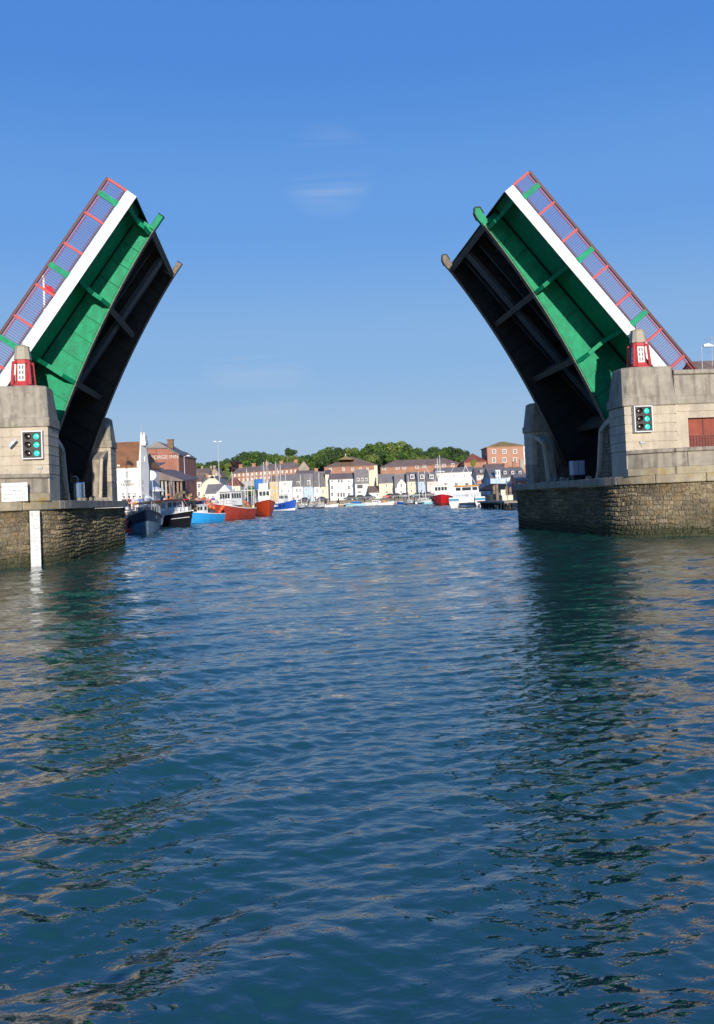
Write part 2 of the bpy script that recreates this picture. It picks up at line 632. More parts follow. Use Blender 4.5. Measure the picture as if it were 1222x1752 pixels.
    # nose locks: a plain tongue on one leaf, an open jaw on the other
    for gt in (LB, LB + LW):
        gm = m_green if gt == LB else m_flange
        w = MB()
        if sg < 0:
            w.box(P, L - 0.3, L + 0.50, gt - 0.14, gt + 0.14, -1.13, -0.84)
            nl = w.build('nose_lock', gm, root, bevel=0.03)
            MB().box(P, L + 0.502, L + 0.53, gt - 0.16, gt + 0.16, -1.15, -0.82).build('lock_face', m_dark, nl, bevel=0.01)
        else:
            for sd in (-1, 1):
                q = [(L - 0.35, -1.14), (L + 0.10, -1.14), (L + 0.42, -1.06), (L + 0.62, -0.86), (L + 0.48, -0.70), (L + 0.20, -0.74), (L - 0.35, -0.82)]
                a = gt + sd * 0.11
                w.prism([P(l, a - 0.012, n) for l, n in q], [P(l, a + 0.012, n) for l, n in q])
            nl = w.build('nose_lock', gm, root)
            e = MB()
            pth = [(L + 0.12, -1.16), (L + 0.44, -1.08), (L + 0.66, -0.86), (L + 0.50, -0.66), (L + 0.16, -0.71)]
            for i in range(len(pth) - 1):
                (l0, n0), (l1, n1) = pth[i], pth[i + 1]
                d = math.hypot(l1 - l0, n1 - n0)
                ox, oy = -(n1 - n0) / d * 0.018, (l1 - l0) / d * 0.018
                e.prism([P(l0 - ox, gt - 0.15, n0 - oy), P(l1 - ox, gt - 0.15, n1 - oy), P(l1 + ox, gt - 0.15, n1 + oy), P(l0 + ox, gt - 0.15, n0 + oy)],
                        [P(l0 - ox, gt + 0.15, n0 - oy), P(l1 - ox, gt + 0.15, n1 - oy), P(l1 + ox, gt + 0.15, n1 + oy), P(l0 + ox, gt + 0.15, n0 + oy)])
            e.build('jaw_plate', m_dark, nl)
    # railings along both footways
    HR = 1.05
    R0 = -1.0 if sg > 0 else 0.1
    for tt, io in ((0.03, 1), (LTOT - 0.03, -1)):
        hand = MB()
        hand.box(P, R0, L, tt - 0.05, tt + 0.05, HR - 0.13, HR)
        hand.build('handrail', m_rail, root, bevel=0.015)
        MB().box(P, R0, L, tt - 0.025, tt + 0.025, 0.05, 0.10).build('bottom_rail', m_rail, root)
        MB().box(P, R0, L, tt - 0.02, tt + 0.02, HR - 0.22, HR - 0.185).build('upper_rail', m_red, root)
        # posts: green ones over each bracket, two red ones between
        l = L - 0.76
        k = 0
        pos = [(L - 0.04, 0)]
        while l > R0 + 0.2:
            pos.append((l, 1))
            if l - 1.06 > R0 + 0.1:
                pos.append((l - 1.06, 0))
            if l - 2.68 > R0 + 0.1:
                pos.append((l - 2.68, 0))
            l -= 3.80
        for l, g in pos:
            hw = 0.12 if g else 0.06
            w = MB()
            w.box(P, l - hw, l + hw, tt - 0.05, tt + 0.05, 0.0, HR - 0.10)
            if g:
                w.prism([P(l - hw, tt - 0.055, -0.02), P(l + hw, tt - 0.055, -0.02), P(l + hw * 1.3, tt - 0.055, 0.02), P(l - hw * 1.3, tt - 0.055, 0.02)],
                        [P(l - hw, tt - 0.045, -0.02), P(l + hw, tt - 0.045, -0.02), P(l + hw * 1.3, tt - 0.045, 0.12), P(l - hw * 1.3, tt - 0.045, 0.12)])
            w.build('green_post' if g else 'red_post', m_green if g else m_red, root, bevel=0.008)
        bars = MB()
        n = int((L - R0 - 0.1) / 0.105)
        taken = [q[0] for q in pos]
        for i in range(n):
            l = R0 + 0.1 + i * 0.105
            if min(abs(l - q) for q in taken) < 0.09:
                continue
            bars.tube(P(l, tt, 0.09), P(l, tt, HR - 0.20), 0.0105, n=4)
            bars.ball(P(l, tt, 0.14), 0.030, n=4)
            bars.ball(P(l, tt, HR - 0.25), 0.026, n=4)
        bars.build('balustrade', mat('baluster_paint', (0.30, 0.05, 0.08), 0.5, var=0.1), root)
    return root


build_leaf(-1, 10.50, 0.95809, 'green bridge leaf raised above the pier with the white notice and gauge board')
build_leaf(1, 11.07, 0.89702, 'green bridge leaf raised above the pier with the red shuttered opening')


# ================================================================== BRIDGE: piers, towers
def smooth_path(pts, step):
    P = np.array(pts, float)
    out = []
    n = len(P)
    for i in range(n - 1):
        p0, p1, p2, p3 = P[max(i - 1, 0)], P[i], P[i + 1], P[min(i + 2, n - 1)]
        m = max(2, int(np.linalg.norm(p2 - p1) / step))
        for k in range(m):
            t = k / m
            a = 0.35 if np.linalg.norm(p2 - p1) > 6 else 0.5
            t1, t2 = (p2 - p0) * a, (p3 - p1) * a
            L_ = np.linalg.norm(p2 - p1)
            for tv in (t1, t2):
                q = np.linalg.norm(tv)
                if q > L_:
                    tv *= L_ / q
            h = (2 * t**3 - 3 * t**2 + 1) * p1 + (t**3 - 2 * t**2 + t) * t1 + (-2 * t**3 + 3 * t**2) * p2 + (t**3 - t**2) * t2
            out.append(h)
    out.append(P[-1])
    return np.array(out)


def path_normals(P, sg):
    d = np.gradient(P, axis=0)
    n = np.stack([-d[:, 1], d[:, 0]], 1)
    n /= np.linalg.norm(n, axis=1)[:, None] + 1e-9
    # outward = away from (18, 8)
    c = np.array([18.0, 8.4])
    if ((P - c) * n).sum(1).mean() < 0:
        n = -n
    return n


BASE_PATH = [(24, 19.7), (16.5, 19.5), (14.2, 19.1), (12.8, 18.2), (12.12, 16.8), (12.12, 8), (12.12, 1.6), (12.3, 0.3), (12.75, -0.75), (13.7, -1.65), (15.3, -2.25), (18, -2.6), (24, -2.7)]
NOSE_PATH = [(12.30, -0.62), (12.62, -0.98), (13.5, -1.62), (15.2, -2.08), (18, -2.38), (24, -2.5)]


def stone_wall(sg, pts, z0, z1, seed, parent, step=0.045):
    r = np.random.default_rng(seed)
    P = smooth_path(pts, step)
    seg = np.r_[0, np.cumsum(np.linalg.norm(np.diff(P, axis=0), axis=1))]
    N = path_normals(P, sg)
    zs = np.arange(z0, z1 + 1e-6, step)
    # courses
    cz = [z0 - 0.1]
    while cz[-1] < z1 + 0.3:
        cz.append(cz[-1] + r.uniform(0.13, 0.23))
    cz = np.array(cz)
    total = seg[-1]
    joints = []
    for k in range(len(cz)):
        j = [-r.uniform(0, 0.4)]
        while j[-1] < total + 0.5:
            j.append(j[-1] + r.uniform(0.18, 0.52))
        joints.append(np.array(j))
    pal = np.array([(0.27, 0.22, 0.145), (0.20, 0.165, 0.115), (0.24, 0.205, 0.15), (0.31, 0.26, 0.18), (0.17, 0.145, 0.11), (0.26, 0.20, 0.12)])
    nz = [r.normal(size=(40, 200)) for _ in range(2)]
    verts, cols = [], []
    for zi, z in enumerate(zs):
        for i in range(len(P)):
            wz = z + 0.03 * math.sin(seg[i] * 1.7 + z * 2) + 0.02 * math.sin(seg[i] * 4.1)
            k = int(np.searchsorted(cz, wz)) - 1
            k = max(0, min(k, len(cz) - 2))
            wx = seg[i] + 0.02 * math.sin(z * 9 + k)
            j = int(np.searchsorted(joints[k], wx)) - 1
            j = max(0, j)
            h = (k * 7919 + j * 104729 + seed * 31) % 100003 / 100003.0
            h2 = (k * 15485863 + j * 32452843 + seed * 17) % 99991 / 99991.0
            d = min(wz - cz[k], cz[k + 1] - wz, wx - joints[k][j], joints[k][j + 1] - wx)
            e = max(0.0, min(1.0, d / 0.045))
            e = e * e * (3 - 2 * e)
            off = (-0.015 + 0.060 * h) * e + 0.02 * nz[0][zi % 40, i % 200] * e - 0.035 * (1 - e)
            p = P[i] + N[i] * off
            verts.append(B(sg * p[0], p[1], z))
            c = pal[int(h2 * len(pal)) % len(pal)] * (0.8 + 0.4 * h) * np.array([1.10, 1.06, 0.98])
            c = c * (0.66 + 0.34 * e)
            if 1.2 < P[i][1] < 18.5:   # channel side: wall shade put into the stone colour, with some algae green
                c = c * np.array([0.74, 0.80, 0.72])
            c = c * (0.86 + 0.26 * math.sin(seg[i] * 0.9 + 1.7 * math.sin(z * 1.3 + seed)) * math.sin(z * 2.1 + seg[i] * 0.37))
            if z < 0.75:     # weed and wet band at the tide line
                a = max(0, min(1, (0.75 - z) / 0.45 + 0.35 * nz[1][zi % 40, (i // 3) % 200] * 0.5))
                c = c * (1 - a) + np.array([0.055, 0.06, 0.03]) * a
            elif z < 1.5:
                a = 0.55 * max(0, min(1, (1.5 - z) + 0.4 * nz[1][zi % 40, (i // 5) % 200]))
                c = c * (1 - a) + np.array([0.12, 0.11, 0.06]) * a
            cols.append((*c, 1.0))
    n = len(P)
    faces = [(a * n + i, a * n + i + 1, (a + 1) * n + i + 1, (a + 1) * n + i) for a in range(len(zs) - 1) for i in range(n - 1)]
    mb = MB()
    mb.add(verts, faces)
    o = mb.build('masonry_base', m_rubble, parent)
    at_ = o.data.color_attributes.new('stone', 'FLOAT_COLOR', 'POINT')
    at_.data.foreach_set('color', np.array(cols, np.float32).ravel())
    return o


def swept(sg, pts, off0, off1, z0, z1, step=0.25, joint=0.0):
    """solid band along a path between two outward offsets"""
    P = smooth_path(pts, step)
    N = path_normals(P, sg)
    mb = MB()
    if not joint:
        mb.loft([[B(sg * (P[i] + N[i] * o)[0], (P[i] + N[i] * o)[1], z) for o, z in ((off0, z0), (off1, z0), (off1, z1), (off0, z1))] for i in range(len(P))])
    else:
        k = max(1, int(round(joint / step)))
        for a in range(0, len(P) - 1, k):
            b_ = min(a + k, len(P) - 1)
            q = list(range(a, b_ + 1))
            pts_ = [P[i].copy() for i in q]
            g = 0.010
            if len(pts_) < 2:
                continue
            d = pts_[1] - pts_[0]
            pts_[0] = pts_[0] + d / np.linalg.norm(d) * g
            d = pts_[-1] - pts_[-2]
            pts_[-1] = pts_[-1] - d / np.linalg.norm(d) * g
            mb.loft([[B(sg * (pp + N[i] * o)[0], (pp + N[i] * o)[1], z) for o, z in ((off0, z0), (off1, z0), (off1, z1), (off0, z1))] for pp, i in zip(pts_, q)])
    return mb


def build_pier(sg, label, seed):
    root = thing('bridge_pier', label, 'bridge pier', B(sg * 15.5, 8.4, -0.7), BA, 'stone piers of the lifting bridge')
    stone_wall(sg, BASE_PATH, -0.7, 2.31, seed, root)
    chan = BASE_PATH[1:8]
    nose = BASE_PATH[7:]
    swept(sg, chan, -0.9, 0.22, 2.30, 2.66, 0.25, 1.5).build('coping', m_conc, root, bevel=0.02)
    swept(sg, nose, -0.9, 0.22, 2.30, 2.66, 0.25, 1.75).build('coping', m_lichen, root, bevel=0.03)
    P = smooth_path(BASE_PATH, 0.5)
    N = path_normals(P, sg)
    fl = MB()
    ring = [B(sg * (p - n * 0.5)[0], (p - n * 0.5)[1], 2.61) for p, n in zip(P, N)]
    fl.add(ring, [tuple(range(len(ring)))])
    fl.build('pier_top', m_conc, root)
    swept(sg, NOSE_PATH, -0.7, 0.06, 2.655, 2.98, 0.25, 2.0).build('nose_plinth', m_lichen, root, bevel=0.02)
    swept(sg, NOSE_PATH, -0.7, 0.0, 2.985, 3.60, 0.25, 2.5).build('nose_wall', m_conc, root, bevel=0.01)
    swept(sg, NOSE_PATH, -0.7, 0.13, 3.60, 3.77, 0.25, 2.0).build('ledge', m_conc, root, bevel=0.03)
    # machinery recess between the towers
    w = MB()

    def T(s, t, z):
        return B(sg * s, t, z)
    w.box(T, 17.6, 18.0, 1.2, 15.6, 2.62, 6.2)
    w.box(T, 14.5, 17.6, 1.25, 1.6, 2.62, 6.2)
    w.box(T, 14.6, 17.6, 14.6, 15.2, 2.62, 6.2)
    w.build('recess_wall', mat('recess_shade_concrete', (0.07, 0.066, 0.06), 0.95, var=0.3), root)  # gloom of the recess painted in as a darker concrete colour
    # broken stones lying along the edge of the recess floor
    rr = np.random.default_rng(seed + 5)
    for i in range(9):
        t = rr.uniform(4.2, 11.5)
        s = rr.uniform(12.2, 12.6)
        k = MB()
        e = rr.uniform(0.08, 0.24, 3)
        ang = rr.uniform(0, 3.14)
        k.loft([[T(s + e[0] * f * math.cos(q + ang) * rr.uniform(0.8, 1.2), t + e[1] * 1.4 * f * math.sin(q + ang) * rr.uniform(0.8, 1.2), z) for q in np.linspace(0, 6.283, 7, endpoint=False)] for f, z in ((0.9, 2.658), (1.0, 2.658 + e[2] * 0.5), (0.6, 2.66 + e[2] * 0.95))])
        tag(k.build('loose_stone', m_conc), 'loose broken stone lying on the pier edge beside the ' + ('shiny round tank' if sg < 0 else 'blue grey cabinet'), 'stone', 'loose stones ' + ('by the tank' if sg < 0 else 'by the cabinet'))
    return root


def build_tower(sg, t0, t1, wing, label, far=False):
    s0, s1 = 12.27, 14.6

    def T(s, t, z):
        return B(sg * s, t, z)
    root = thing('bridge_tower', label, 'bridge tower', B(sg * (s0 + s1) / 2, (t0 + t1) / 2, 2.63), BA, 'stone towers on the bridge piers')
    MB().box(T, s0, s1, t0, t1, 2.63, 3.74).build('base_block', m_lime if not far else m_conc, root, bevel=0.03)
    w = MB()
    w.box(T, s0 + 0.035, s1 - 0.035, t0 + 0.035, t1 - 0.035, 3.74, 5.74)
    z = 3.765
    while z < 5.6:
        w.box(T, s0, s1, t0, t1, z, z + 0.368)
        z += 0.392
    w.build('course_block', m_lime, root, bevel=0.012)
    c = MB()

    def ring(a, z, ch):
        q = [(s0 - a + ch, t0 - a), (s1 + a * 0.3, t0 - a), (s1 + a * 0.3, t1 + a), (s0 - a + ch, t1 + a), (s0 - a, t1 + a - ch), (s0 - a, t0 - a + ch)]
        return [T(s, t, z) for s, t in q]
    c.loft([ring(0.07, 5.73, 0.05), ring(0.07, 6.10, 0.05), ring(0.02, 6.12, 0.10), ring(-0.10, 7.40, 0.28), ring(-0.16, 7.46, 0.32)])
    c.build('cap', m_conc, root, bevel=0.012)
    # wing wall beside the machinery recess, sloped head, rubble infill
    d = 1 if wing > 0 else -1
    e = t1 if wing > 0 else t0
    prof = [(0.0, 2.63), (2.65, 2.63), (2.3, 2.95), (1.75, 4.95), (1.15, 5.2), (0.0, 5.5)]
    f = MB()
    
    f.prism([T(s0 + 0.33, e + d * a, z) for a, z in prof], [T(s0 + 0.7, e + d * a, z) for a, z in prof])
    wing_o = f.build('wing_wall', m_conc, root)
    b = MB()
    pth = [(2.45, 2.64), (2.2, 3.0), (1.66, 4.90), (1.1, 5.13), (0.0, 5.43)]
    for i in range(len(pth) - 1):
        (a0, z0), (a1, z1) = pth[i], pth[i + 1]
        b.bar(T(s0 + 0.22, e + d * a0, z0), T(s0 + 0.22, e + d * a1, z1), 0.24, 0.16, up=tuple(U))
    b.build('kerb', m_lime, wing_o)
    q = MB()
    rr = np.random.default_rng(int(abs(t0) * 10) + 3 + (1 if sg > 0 else 0))
    for zz in np.arange(2.75, 5.0, 0.17):
        lim = np.interp(zz, [2.9, 4.8, 5.1], [2.05, 1.5, 1.0])
        a = 0.05
        while a < lim - 0.05:
            wv = rr.uniform(0.14, 0.34)
            q.box(T, s0 + 0.33 - rr.uniform(0.02, 0.09), s0 + 0.36, e + d * a if d > 0 else e - min(a + wv, lim), e + min(a + wv, lim) if d > 0 else e - a, zz, zz + 0.145)
            a += wv + 0.03
    q.build('rubble_infill', mat('rubble_infill_stone', (0.2, 0.17, 0.12), 0.95, var=0.4, scale=5, bump=0.5), wing_o, bevel=0.02)
    return root


def build_abutment(sg, label, door):
    def T(s, t, z):
        return B(sg * s, t, z)
    s0, s1 = 14.62, 30.0
    root = thing('abutment_wall', label, 'bridge wall', B(sg * 20, 0.2, 2.63), BA, None)
    ds = (15.17, 17.6, 3.78, 5.12)
    w = MB()
    # wall with an opening
    w.box(T, s0, ds[0], -0.56, 0.7, 2.63, 5.735)
    w.box(T, ds[1], s1, -0.56, 0.7, 2.63, 5.735)
    w.box(T, ds[0], ds[1], -0.56, 0.7, ds[3], 5.735)
    w.box(T, ds[0], ds[1], -0.56, 0.7, 2.63, ds[2])
    w.build('wall_face', m_lime, root)
    MB().box(T, s0, s1, -0.64, 0.75, 5.74, 6.10).build('string_course', m_conc, root, bevel=0.02)
    p = MB()
    p.box(T, s0, s1, -0.58, -0.2, 6.10, 7.02)
    p.build('parapet', m_conc, root, bevel=0.01)
    MB().box(T, s0, s1, -0.55, -0.23, 7.02, 7.06).build('joint_course', mat('shadow_joint_stone', (0.10, 0.09, 0.07), 0.9), root)
    MB().box(T, s0, s1, -0.62, -0.16, 7.06, 7.26).build('parapet_coping', m_conc, root, bevel=0.03)
    MB().box(T, ds[0] - 0.45, ds[1] + 0.3, -0.60, -0.50, 5.42, 5.47).build('drip_mould', m_lime, root)
    if door:
        sh = MB()
        sh.box(T, ds[0], ds[1], -0.30, -0.24, ds[2], ds[3])
        sd = sh.build('shutter', mat('rust_red_shutter', (0.26, 0.055, 0.03), 0.65, var=0.25, scale=3, streak=0.3), root)
        g = MB()
        for k in range(18):
            s = ds[0] + 0.05 + k * 0.135
            g.box(T, s, s + 0.05, -0.335, -0.30, ds[2], ds[2] + 0.55)
        for k in range(5):
            z = ds[2] + 0.05 + k * 0.12
            g.box(T, ds[0], ds[1], -0.345, -0.325, z, z + 0.03)
        for s in (ds[0], ds[0] + 0.78, ds[0] + 1.6):
            g.box(T, s, s + 0.05, -0.33, -0.30, ds[2] + 0.6, ds[3])
        g.build('grille', mat('dark_red_iron', (0.12, 0.03, 0.03), 0.6, var=0.2), sd)
    else:
        MB().box(T, ds[0], ds[1], -0.54, 0.7, ds[2], ds[3]).build('blocked_panel', m_lime, root)
    # rear wall, approach fill
    b = MB()
    b.box(T, 18.0, 60, 0.7, 15.9, 1.0, 6.2)
    b.box(T, s0, s1, 15.9, 16.9, 2.63, 7.2)
    b.build('approach_bank', m_conc, root)
    MB().box(T, 16.9, 60, 1.0, 15.7, 6.2, 6.26).build('approach_road', m_asph, root)
    return root


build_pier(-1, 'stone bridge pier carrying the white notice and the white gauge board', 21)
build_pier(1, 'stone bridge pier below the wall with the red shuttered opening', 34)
build_tower(-1, -0.62, 1.2, 1, 'pale stone tower with the signal lights above the white notice')
build_tower(-1, 13.7, 15.45, -1, 'shaded stone tower beside the orange roofed white inn', True)
build_tower(1, -0.62, 1.2, 1, 'pale stone tower with the signal lights next to the red shuttered opening')
build_tower(1, 13.7, 15.3, -1, 'dark shaded stone tower beside the right hand brick town house', True)
build_abutment(-1, 'stone approach wall running on from the tower above the white notice', False)
build_abutment(1, 'pale stone approach wall with a red shuttered opening', True)


# ------------------------------------------------------------------ lanterns on the towers
def build_lantern(sg, label):
    c = B(sg * 13.42, 0.25, 7.455)
    root = thing('bridge_lantern', label, 'lantern', c, BA, 'red lanterns on the bridge towers')
    a0 = BA + math.pi / 8

    def oct_(h, z, ch=0.30):
        k = h * ch * 1.6
        q = [(h, -h + k), (h, h - k), (h - k, h), (-h + k, h), (-h, h - k), (-h, -h + k), (-h + k, -h), (h - k, -h)]
        return [c + U * x + V * y + np.array([0, 0, z]) for x, y in q]
    MB().loft([oct_(0.45, 0.0), oct_(0.45, 0.07), oct_(0.38, 0.12), oct_(0.33, 0.22)]).build('base', m_red, root, bevel=0.008)
    MB().loft([oct_(0.30, 0.20), oct_(0.25, 1.02)]).build('lamp_body', m_red, root)
    MB().loft([oct_(0.30, 1.0), oct_(0.285, 1.18)]).build('collar', m_red, root, bevel=0.008)
    m_lw = mat('lantern_white', (0.72, 0.70, 0.66), 0.5, var=0.03)
    m_lp = mat('lantern_pane', (0.16, 0.165, 0.17), 0.2, var=0)
    for i in range(4):
        ang = BA + i * math.pi / 2
        o = np.array([math.cos(ang), math.sin(ang), 0])
        tq = np.array([-math.sin(ang), math.cos(ang), 0])
        rad = lambda zz: 0.30 - 0.05 * (zz - 0.2) / 0.82

        def LP(x, d, z):
            return c + o * (rad(z) + d) + tq * x + np.array([0, 0, z])
        g = MB()
        g.box(LP, -0.15, 0.15, -0.02, 0.012, 0.27, 0.98)
        wp = g.build('window_panel', m_lw, root)
        g = MB()
        for r_ in range(3):
            for k in (-1, 1):
                z = 0.33 + r_ * 0.22
                g.box(LP, k * 0.062 - 0.03, k * 0.062 + 0.03, 0.008, 0.016, z, z + 0.15)
        g.build('pane', m_lp, wp)
        ang2 = ang + math.pi / 4
        o = np.array([math.cos(ang2), math.sin(ang2), 0])
        tq = np.array([-math.sin(ang2), math.cos(ang2), 0])
        f = MB()
        pr = [(0.47, 0.09), (0.58, 0.09), (0.49, 1.04), (0.47, 1.10), (0.30, 1.12), (0.30, 1.04), (0.40, 1.0)]
        f.prism([c + o * r + tq * -0.045 + np.array([0, 0, z]) for r, z in pr], [c + o * r + tq * 0.045 + np.array([0, 0, z]) for r, z in pr])
        f.build('fin', m_red, root, bevel=0.008)
    cap = MB()
    cap.loft([oct_(0.335, 1.17), oct_(0.255, 1.70), oct_(0.28, 1.705), oct_(0.27, 1.74), oct_(0.05, 1.83)])
    cap.build('roof_cap', mat('buff_lantern_cap', (0.38, 0.34, 0.26), 0.7, var=0.1, scale=6), root)
    f = MB()
    f.ball(c + np.array([0, 0, 1.86]), 0.035, 6)
    f.tube(c + np.array([0, 0, 1.82]), c + np.array([0, 0, 2.0]), 0.022, 0.004)
    f.build('finial', m_grey, root)


build_lantern(-1, 'red lantern with buff cap on the tower above the white notice')
build_lantern(1, 'red lantern with buff cap on the tower by the red shuttered opening')


# ------------------------------------------------------------------ signal lights
def build_signal(s, z, label):
    def T(a, b, c):
        return B(s + a, -0.62 - b, z + c)
    root = thing('signal_light', label, 'signal light', B(s, -0.62, z - 0.6), BA, 'navigation signal lights on the towers')
    W, H = 0.42, 0.58
    h = MB()
    h.box(T, -W + 0.03, W - 0.03, 0.02, 0.20, -H + 0.03, H - 0.03)
    h.build('housing', m_black, root, bevel=0.01)
    f = MB()
    f.box(T, -W, -W + 0.055, 0.0, 0.27, -H, H)
    f.box(T, W - 0.055, W, 0.0, 0.27, -H, H)
    f.box(T, -W + 0.055, W - 0.055, 0.0, 0.268, H - 0.055, H)
    f.box(T, -W + 0.055, W - 0.055, 0.0, 0.268, -H, -H + 0.055)
    f.build('frame', mat('pale_grey_frame', (0.68, 0.68, 0.67), 0.5, var=0.04), root, bevel=0.015)
    for cx, lit in ((-0.165, False), (0.165, True)):
        for r_ in (0.345, 0.0, -0.345):
            ln = MB()
            ln.loft([[T(cx + rr * math.cos(q), d, r_ + rr * math.sin(q)) for q in [2 * math.pi * i / 18 for i in range(18)]] for rr, d in ((0.118, 0.201), (0.112, 0.222), (0.07, 0.236), (0.01, 0.240))])
            lo = ln.build('lens', m_lens if lit else m_lens_off, root, smooth=True)
            v = MB()
            n = 14
            inn, out = [], []
            for i in range(n + 1):
                q = math.radians(-35 + 250 * i / n)
                dep = 0.36 - 0.10 * (1 - max(0, math.sin(q)))
                inn.append((q, dep))
            for rr in (0.128, 0.136):
                out.append([[T(cx + rr * math.cos(q), 0.202, r_ + rr * math.sin(q)), T(cx + rr * math.cos(q), dep if not lit else dep - 0.04, r_ + rr * math.sin(q))] for q, dep in inn])
            v.loft([[a[0], a[1], b[1], b[0]] for a, b in zip(out[0], out[1])])
            v.build('hood', m_black, lo)


build_signal(-12.86, 4.96, 'white framed signal with three green lights beside the floodlight')
build_signal(13.03, 5.13, 'white framed signal with three green lights near the red shutters')

# ------------------------------------------------------------------ notice, gauge board, fittings
nb_n = -V * math.cos(0.12) + U * math.sin(0.12)
nb_r = U * math.cos(0.12) + V * math.sin(0.12)
nc = B(-13.36, -1.72, 3.04)
notice = thing('notice_board', 'white notice board with four lines of writing on the curved pier nose', 'notice', B(-13.36, -1.7, 2.68), BA)


def NB(a, b, c):
    return nc + nb_r * a + nb_n * b + np.array([0, 0, c])


MB().box(NB, -0.49, 0.49, -0.02, 0.04, -0.37, 0.37).build('board', m_white, notice, bevel=0.008)
MB().box(NB, -0.35, 0.35, -0.35, -0.02, -0.3, 0.3).build('bracket', m_conc, notice)
for k, (line, sz) in enumerate((('NAVIGATION CLOSED', 0.112), ('on bridge lights', 0.125), ('except of vessels', 0.125), ('given by request', 0.125))):
    text_mesh('lettering', line, sz, m_letter, notice, NB(0, 0.046, 0.225 - 0.15 * k), nb_r, np.array([0, 0, 1.0]), 0.004)

gc = B(-12.86, -1.02, 0)
g_n = (-V * 0.80 + U * 0.60)
g_r = (U * 0.80 + V * 0.60)
gauge = thing('gauge_board', 'tall white tide gauge board fixed to the pier and standing in the water', 'gauge board', gc + np.array([0, 0, -0.9]), BA)


def GB(a, b, c):
    return gc + g_r * a + g_n * b + np.array([0, 0, c])


MB().box(GB, -0.20, 0.20, 0.10, 0.19, -0.9, 2.27).build('board', mat('gauge_white', (0.78, 0.78, 0.74), 0.6, var=0.08, scale=6, stain=(0.3, 0.3, 0.25), stain_amt=0.5, stain_scale=5), gauge, bevel=0.008)
MB().box(GB, -0.17, 0.17, -0.35, 0.10, -0.9, 2.24).build('backing_timber', m_black, gauge)
tk = MB()
for k in range(12):
    z = 0.1 + k * 0.18
    tk.box(GB, 0.02 if k % 2 else -0.04, 0.08, 0.190, 0.1935, z, z + 0.022)
tk.build('graduation', m_grey, gauge)

fl = thing('floodlight', 'small grey floodlight bracketed on the tower beside the signal light', 'floodlight', B(-13.6, -0.62, 5.0), BA)


def FL(a, b, c):
    return B(-13.62 + a, -0.62 - b, 5.05 + c)


MB().bar(FL(0, 0, 0), FL(0.02, 0.28, 0.03), 0.04, 0.04).build('arm', m_grey, fl)
h = MB()
h.loft([[FL(a, 0.26 + b * 0.4, c + 0.02) for a, b, c in ((-0.16, 0, -0.10), (-0.08, 0, -0.17), (0.16, 0, 0.08), (0.08, 0, 0.15))],
        [FL(a, 0.34 + b, c + 0.02) for a, b, c in ((-0.19, 0, -0.12), (-0.09, 0, -0.20), (0.19, 0, 0.10), (0.09, 0, 0.18))]])
ho = h.build('lamp_head', m_grey, fl)
MB().box(FL, -0.03, 0.07, 0.341, 0.35, -0.03, 0.07).build('lamp_glass', m_white, ho)
for s_, z_, lb in ((-12.62, 3.98, 'small dark bracket low on the tower near the white notice'), (12.98, 4.06, 'small grey bracket low on the tower near the red shutters')):
    r_ = thing('wall_bracket', lb, 'bracket', B(s_, -0.63, z_), BA)
    w = MB()
    w.box(lambda a, b, c: B(s_ + a, -0.62 - b, z_ + c), -0.10, 0.10, 0, 0.10, 0.0, 0.10)
    w.box(lambda a, b, c: B(s_ + a, -0.62 - b, z_ + c), -0.035, 0.035, 0, 0.06, -0.14, 0.0)
    w.build('plate', m_grey, r_, bevel=0.01)

# tanks in the machinery recess
tk = thing('steel_tank', 'round shiny steel tank with a pipe in the recess beside the broken stones', 'tank', B(-12.95, 7.6, 2.63), BA)
bb = MB()
bb.lathe(B(-12.95, 7.6, 2.63), [(0.40, 0), (0.40, 0.93), (0.38, 0.97)], 20)
bb.build('drum', m_steel, tk, smooth=False)
pp = MB()
pz = [B(-12.85, 7.5, 3.6), B(-12.85, 7.5, 3.85), B(-12.95, 7.5, 3.92), B(-13.1, 7.5, 3.9)]
for i in range(3):
    pp.tube(pz[i], pz[i + 1], 0.03)
pp.build('pipe', m_grey, tk)
cb = thing('metal_cabinet', 'pale blue grey double cabinet standing in the dark recess', 'cabinet', B(12.7, 7.3, 2.63), BA)


def CB(a, b, c):
    return B(12.72 + a, 7.3 + b, 2.63 + c)


MB().box(CB, -0.28, 0.02, -0.3, 0.3, 0.3, 1.05).build('cabinet_door', m_cabin_grey, cb, bevel=0.02)
MB().box(CB, 0.04, 0.36, -0.3, 0.3, 0.3, 1.05).build('cabinet_door', m_cabin_grey, cb, bevel=0.02)
MB().box(CB, -0.25, 0.33, -0.25, 0.25, 0.0, 0.3).build('plinth', m_dark, cb)


